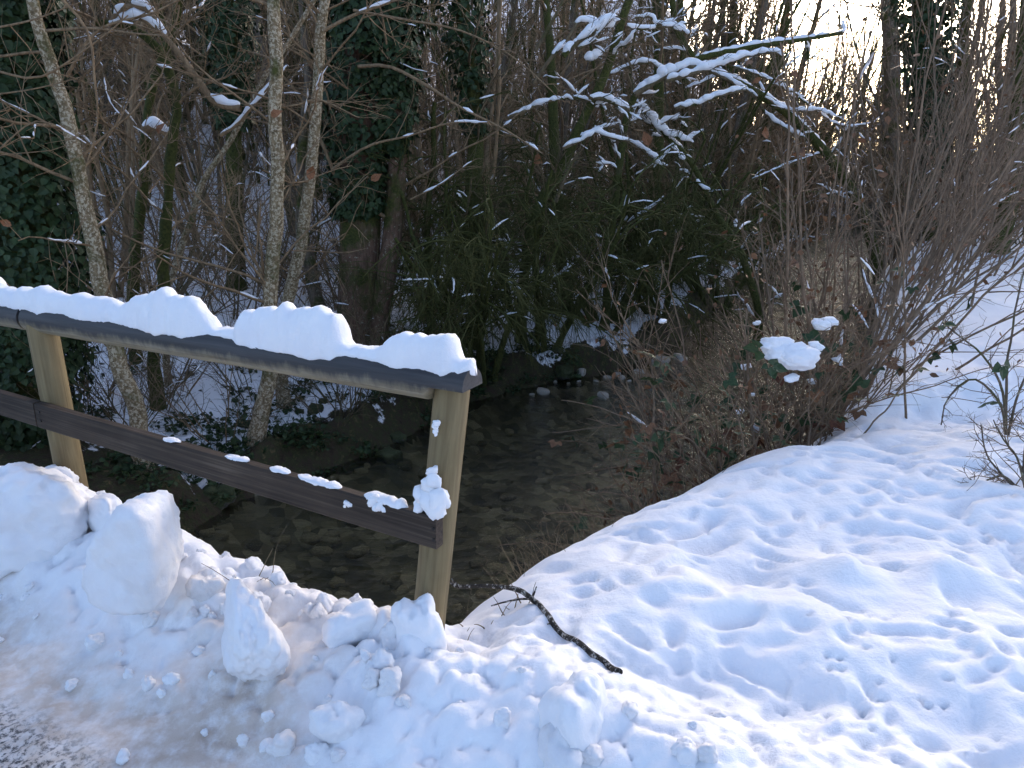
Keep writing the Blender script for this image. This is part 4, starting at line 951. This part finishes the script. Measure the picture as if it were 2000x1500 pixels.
# ------------------------------------------------------------------ bramble bush, saplings, grasses on the near bank
LV = []
for k, m_ in enumerate((M_BLEAF, M_BLEAF, M_BLEAFR, M_DEADS)):
    M = MB(); r_ = np.random.default_rng(k)
    V0, T0 = leaf_shape(0)
    for a in ((0, 1.), (1.15, .8), (-1.15, .8)):
        c_, s_ = math.cos(a[0]), math.sin(a[0]); V = V0.copy() * a[1] * .62; V[:, 1] += .10; V[:, 2] -= .25 * V[:, 1] ** 2
        M.add(np.stack([V[:, 0] * c_ - V[:, 1] * s_, V[:, 0] * s_ + V[:, 1] * c_, V[:, 2]], 1), None, T0)
    LV.append(M.mesh('leaf', m_, smooth=False))
def bramble(bx_, by_, seed, label, n=16, h=1.3, nl=22, lean=(-.2, .2)):
    b = (bx_, by_); rng = np.random.default_rng(seed); paths = []
    for q in range(n):
        x, y = b[0] + rng.normal() * .20, b[1] + rng.normal() * .14; a = rng.uniform(0, 6.28)
        P = wander(rng, (x, y, gh(x, y) - .05), (math.cos(a) * .5 + lean[0], math.sin(a) * .5 + lean[1], 1), h * rng.uniform(.5, 1.2), 8, .12, -.07); paths.append((P, .006 * rng.uniform(.6, 1.3), .0025))
    o = build_tree('bramble_bush', paths, M_TWIGR, M_TWIG, [dict(n=(3, 6), len=.4, ang=48, seg=4, r=.003, k=3, start=.1, wig=.2, grav=-.05), dict(n=(2, 4), len=.2, ang=45, seg=2, r=.002, k=3, wig=.2)], seed, label, 'bush', sides=4, snow=False, root_flare=0)
    for q in range(int(nl * 1.7)):
        P = paths[int(rng.integers(n))][0]; p_ = P[int(rng.integers(2, len(P)))] + rng.normal(size=3) * .018 - np.array(o.location)
        l = ob('leaf', LV[int(rng.choice(4, p=(.4, .25, .15, .2)))], o, p_); l.rotation_euler = (rng.normal() * .6, rng.normal() * .6, rng.uniform(0, 6.28)); s_ = rng.uniform(.08, .15); l.scale = (s_, s_, s_)
    return o
bramble(1.15, 4.42, 301, 'low bramble at the tip of the thicket hanging over the water', 18, 1.0, 24, (-.35, .2))
bramble(1.5, 4.55, 302, 'leafy bramble in the middle of the thicket above the snow edge', 22, 1.25, 32)
bramble(1.85, 4.75, 303, 'bramble carrying the largest cushion of snow', 22, 1.4, 28, (-.1, .1))
bramble(2.2, 5.05, 304, 'bramble beside the fold in the snow at the thicket end', 18, 1.2, 24, (0, .1))
bramble(1.6, 4.95, 305, 'bramble behind the leafy one, leaning out over the stream', 16, 1.5, 20, (-.5, .2))
bramble(2.5, 5.75, 306, 'bramble at the foot of the russet rods', 16, 1.3, 16)
bramble(.8, 4.25, 307, 'sparse bramble canes trailing down the bank to the water', 10, .8, 6, (-.5, .2))
def clump_at(u, v, Y, w, label, seed, sub=3):
    p = Py(u, v, Y); r = w / 2 / F * np.linalg.norm(p - (0, 0, CAMZ)); r_ = np.random.default_rng(seed); M = MB()
    for q in range(max(2, int(w / 9))):
        V, T = block(r_, np.array((1, .8, .62)) * r * r_.uniform(.45, .75), planes=6, sub=4, rough=.14, soft=5); M.add(V + np.clip(r_.normal(size=3), -1.2, 1.2) * r * np.array((.34, .25, .24)), None, T)
    o = ob('snow_cushion', M.mesh('snow_cushion', M_SNOW), loc=p); return tag(o, label, 'snow')
clump_at(1538, 690, 4.55, 86, 'largest cushion of snow resting on the bramble', 1)
clump_at(1548, 735, 4.5, 34, 'small clot of snow hanging below the largest cushion on the bramble', 2)
clump_at(1592, 678, 4.6, 34, 'clot of snow beside the largest cushion on the bramble', 3)
clump_at(1610, 627, 4.8, 38, 'round clot of snow on the bramble at the foot of the russet rods', 4)
for k, (u, v, w) in enumerate(((1480, 630, 18), (1455, 715, 20), (1480, 835, 26), (1445, 805, 18), (1640, 700, 22), (1300, 628, 26), (1560, 590, 14), (1470, 770, 14), (1585, 745, 16), (1430, 522, 10), (1690, 840, 20))):
    clump_at(u, v, 5.0 if v > 600 else 6.5, w, 'small scrap of snow caught among the bramble stems', 20 + k)['group'] = 'snow scraps in the brambles'

def sapling(base_px, z0, tips, Y, seed, label, r=.008):
    b = Pz(*base_px, z0); paths = []
    for pts in tips: paths.append((np.vstack([[b[0], b[1], gh(b[0], b[1]) - .06], px(pts, Y)]), r, r * .4))
    return build_tree('sapling', paths, M_BARK, M_TWIGR, [dict(n=(11, 16), len=.26, ang=50, seg=4, r=.0032, k=3, start=.12, wig=.2, snow=.0), dict(n=(4, 8), len=.08, ang=50, seg=2, r=.002, k=3, wig=.2)], seed, label, 'sapling', sides=5, snow=False, root_flare=.1)
Yb = Pz(1972, 830, .02)[1]
sapling((1972, 830), .02, [[(1965, 760), (1970, 700), (1985, 600), (2005, 500)], [(1960, 770), (1925, 700), (1880, 660), (1840, 630)], [(1985, 780), (2010, 720), (2040, 680)], [(1955, 790), (1900, 740), (1850, 780), (1838, 830)]], Yb, 401, 'thorny sapling with mossy stem rising from the snow on the open bank', .010)
Yb = Pz(1985, 945, .02)[1]
sapling((2010, 960), .02, [[(1990, 900), (1960, 860), (1940, 820)], [(1960, 930), (1910, 945), (1895, 935)], [(2000, 900), (2010, 840), (2030, 780)], [(1950, 920), (1925, 880), (1915, 830)]], Yb, 402, 'low spreading twiggy sapling lying close to the snow', .007)
def tuft(bx_, by_, n, h, seed, label, lean=(0, 0), spread=.06, r=.0016):
    b = (bx_, by_); rng = np.random.default_rng(seed); M = MB(); org = np.array((b[0], b[1], gh(b[0], b[1])))
    for q in range(n):
        x, y = b[0] + rng.normal() * spread, b[1] + rng.normal() * spread
        P = wander(rng, (x, y, gh(x, y) - .02), (rng.normal() * .5 + lean[0], rng.normal() * .5 + lean[1], 1), h * rng.uniform(.4, 1.2), 5, .14, -.04); tube(M, P, np.linspace(r, r * .4, 6) * rng.uniform(.7, 1.5), 3)
    return tag(ob('grass_tuft', M.mesh('grass_tuft', M_STRAW, origin=org), loc=org), label, 'grass')
for (x, y, n, h, lab, lean, spr, r) in ((.20, 3.42, 70, .30, 'dry grass tuft hanging over the bank edge at the bulge of the snow', (-.4, .1), .10, .0016), (.02, 3.18, 34, .26, 'thin dead stalks below the dry tuft at the snow bulge', (-.5, .2), .08, .0016),
        (.5, 3.78, 46, .26, 'dry grass along the snow edge beside the tuft', (-.3, .1), .13, .0016), (.95, 4.2, 34, .34, 'dry stalks between the brambles and the snow edge', (-.3, .1), .15, .002)):
    tuft(x, y, n, h, len(lab), lab, lean, spr, r)
for (u, v, n, h, lab, spr, r) in ((990, 1192, 8, .11, 'cut dry stubs poking out of the snow under the broken branch', .03, .0028), (520, 1165, 6, .22, 'few bare stalks poking up at the bridge edge beneath the plank', .05, .002), (930, 1228, 6, .08, 'short dry stubs beside the end post', .04, .0025)):
    p = Pz(u, v, -.04); tuft(p[0], p[1], n, h, len(lab), lab, (0, .1), spr, r)

# broken branch lying on the snow
def hit(u, v):
    """where the sight line through a photo point meets the snow"""
    d = ray(u, v); lo = 1.2
    while lo < 12:
        p = d * lo; p[2] += CAMZ
        if p[2] < gh(p[0], p[1]): return p
        lo += .01
    return p
a_, b_ = hit(1060, 1195), hit(1210, 1316)
P = [Py(u, v, a_[1] + .05 + k * .06) for k, (u, v) in enumerate(((1020, 1155), (985, 1147), (935, 1144), (893, 1146), (880, 1136)))][::-1] + [hit(u, v) for u, v in ((1045, 1178), (1080, 1222), (1100, 1245), (1150, 1277), (1185, 1300), (1210, 1316))]
P = resample(np.array(P), 40); R = np.interp(np.linspace(0, 1, 40), (0, .05, .3, .4, 1), (.005, .0075, .0085, .0105, .0105)) * (1 + .12 * fbm(np.arange(40) * .6, np.zeros(40), seed=9))
for q in range(40):
    g = gh(P[q][0], P[q][1]); P[q][2] = max(P[q][2], g + R[q] * .4)
P[1:-1] = (P[:-2] + P[1:-1] * 2 + P[2:]) / 4
M = MB(); tube(M, P, R, 9, True)
org = P[20].copy(); M_STICK = bark_mat('mottled_stick_bark', (.018, .015, .013), (.06, .05, .04), 0, .30, 1.4, 1., 60, (.42, .40, .37))
stick = ob('fallen_branch', M.mesh('fallen_branch', M_STICK, origin=org), loc=org); tag(stick, 'crooked mottled broken branch lying over the snow beside the end post', 'branch')
for (i0, d, L) in ((17, (.3, .5, .6), .05), (17, (-.6, .2, -.1), .16), (24, (-.4, -.3, .2), .03), (3, (-.5, .2, .5), .05)):
    M = MB(); Q = wander(np.random.default_rng(i0), P[i0], d, L, 4, .15); tube(M, Q, np.linspace(.005, .0025, 5), 5, True); ob('twig', M.mesh('twig', M_STICK, origin=org), stick)

# dead leaves that still hang in the trees, seen one by one
DL = []
for k in range(3):
    M = MB(); V, T = leaf_shape(1); V = V.copy(); V[:, 2] += .25 * V[:, 0] ** 2 * (k - 1) + .2 * np.sin(V[:, 1] * 4 + k); M.add(V, None, T); DL.append(M.mesh('leaf', M_DEAD, smooth=False))
for k, (u, v, Y, w) in enumerate(((1060, 318, 9.9, 30), (1267, 285, 11.5, 28), (603, 350, 7.5, 26), (530, 228, 6.6, 22), (1690, 617, 8.0, 34), (1495, 270, 11, 22), (310, 262, 8.2, 22), (725, 352, 9.1, 22), (22, 440, 5.75, 18))):
    p_ = Py(u, v, Y); o = ob('dead_leaf', DL[k % 3], loc=p_); s_ = w / F * np.linalg.norm(p_); o.scale = (s_, s_, s_); o.rotation_euler = (math.pi / 2 + .3 * (k % 3 - 1), .7 * (k % 4 - 1.5), .5 * (k % 3 - 1))
    tag(o, 'single withered orange leaf hanging on a branch', 'leaf', 'withered leaves hanging in the trees')
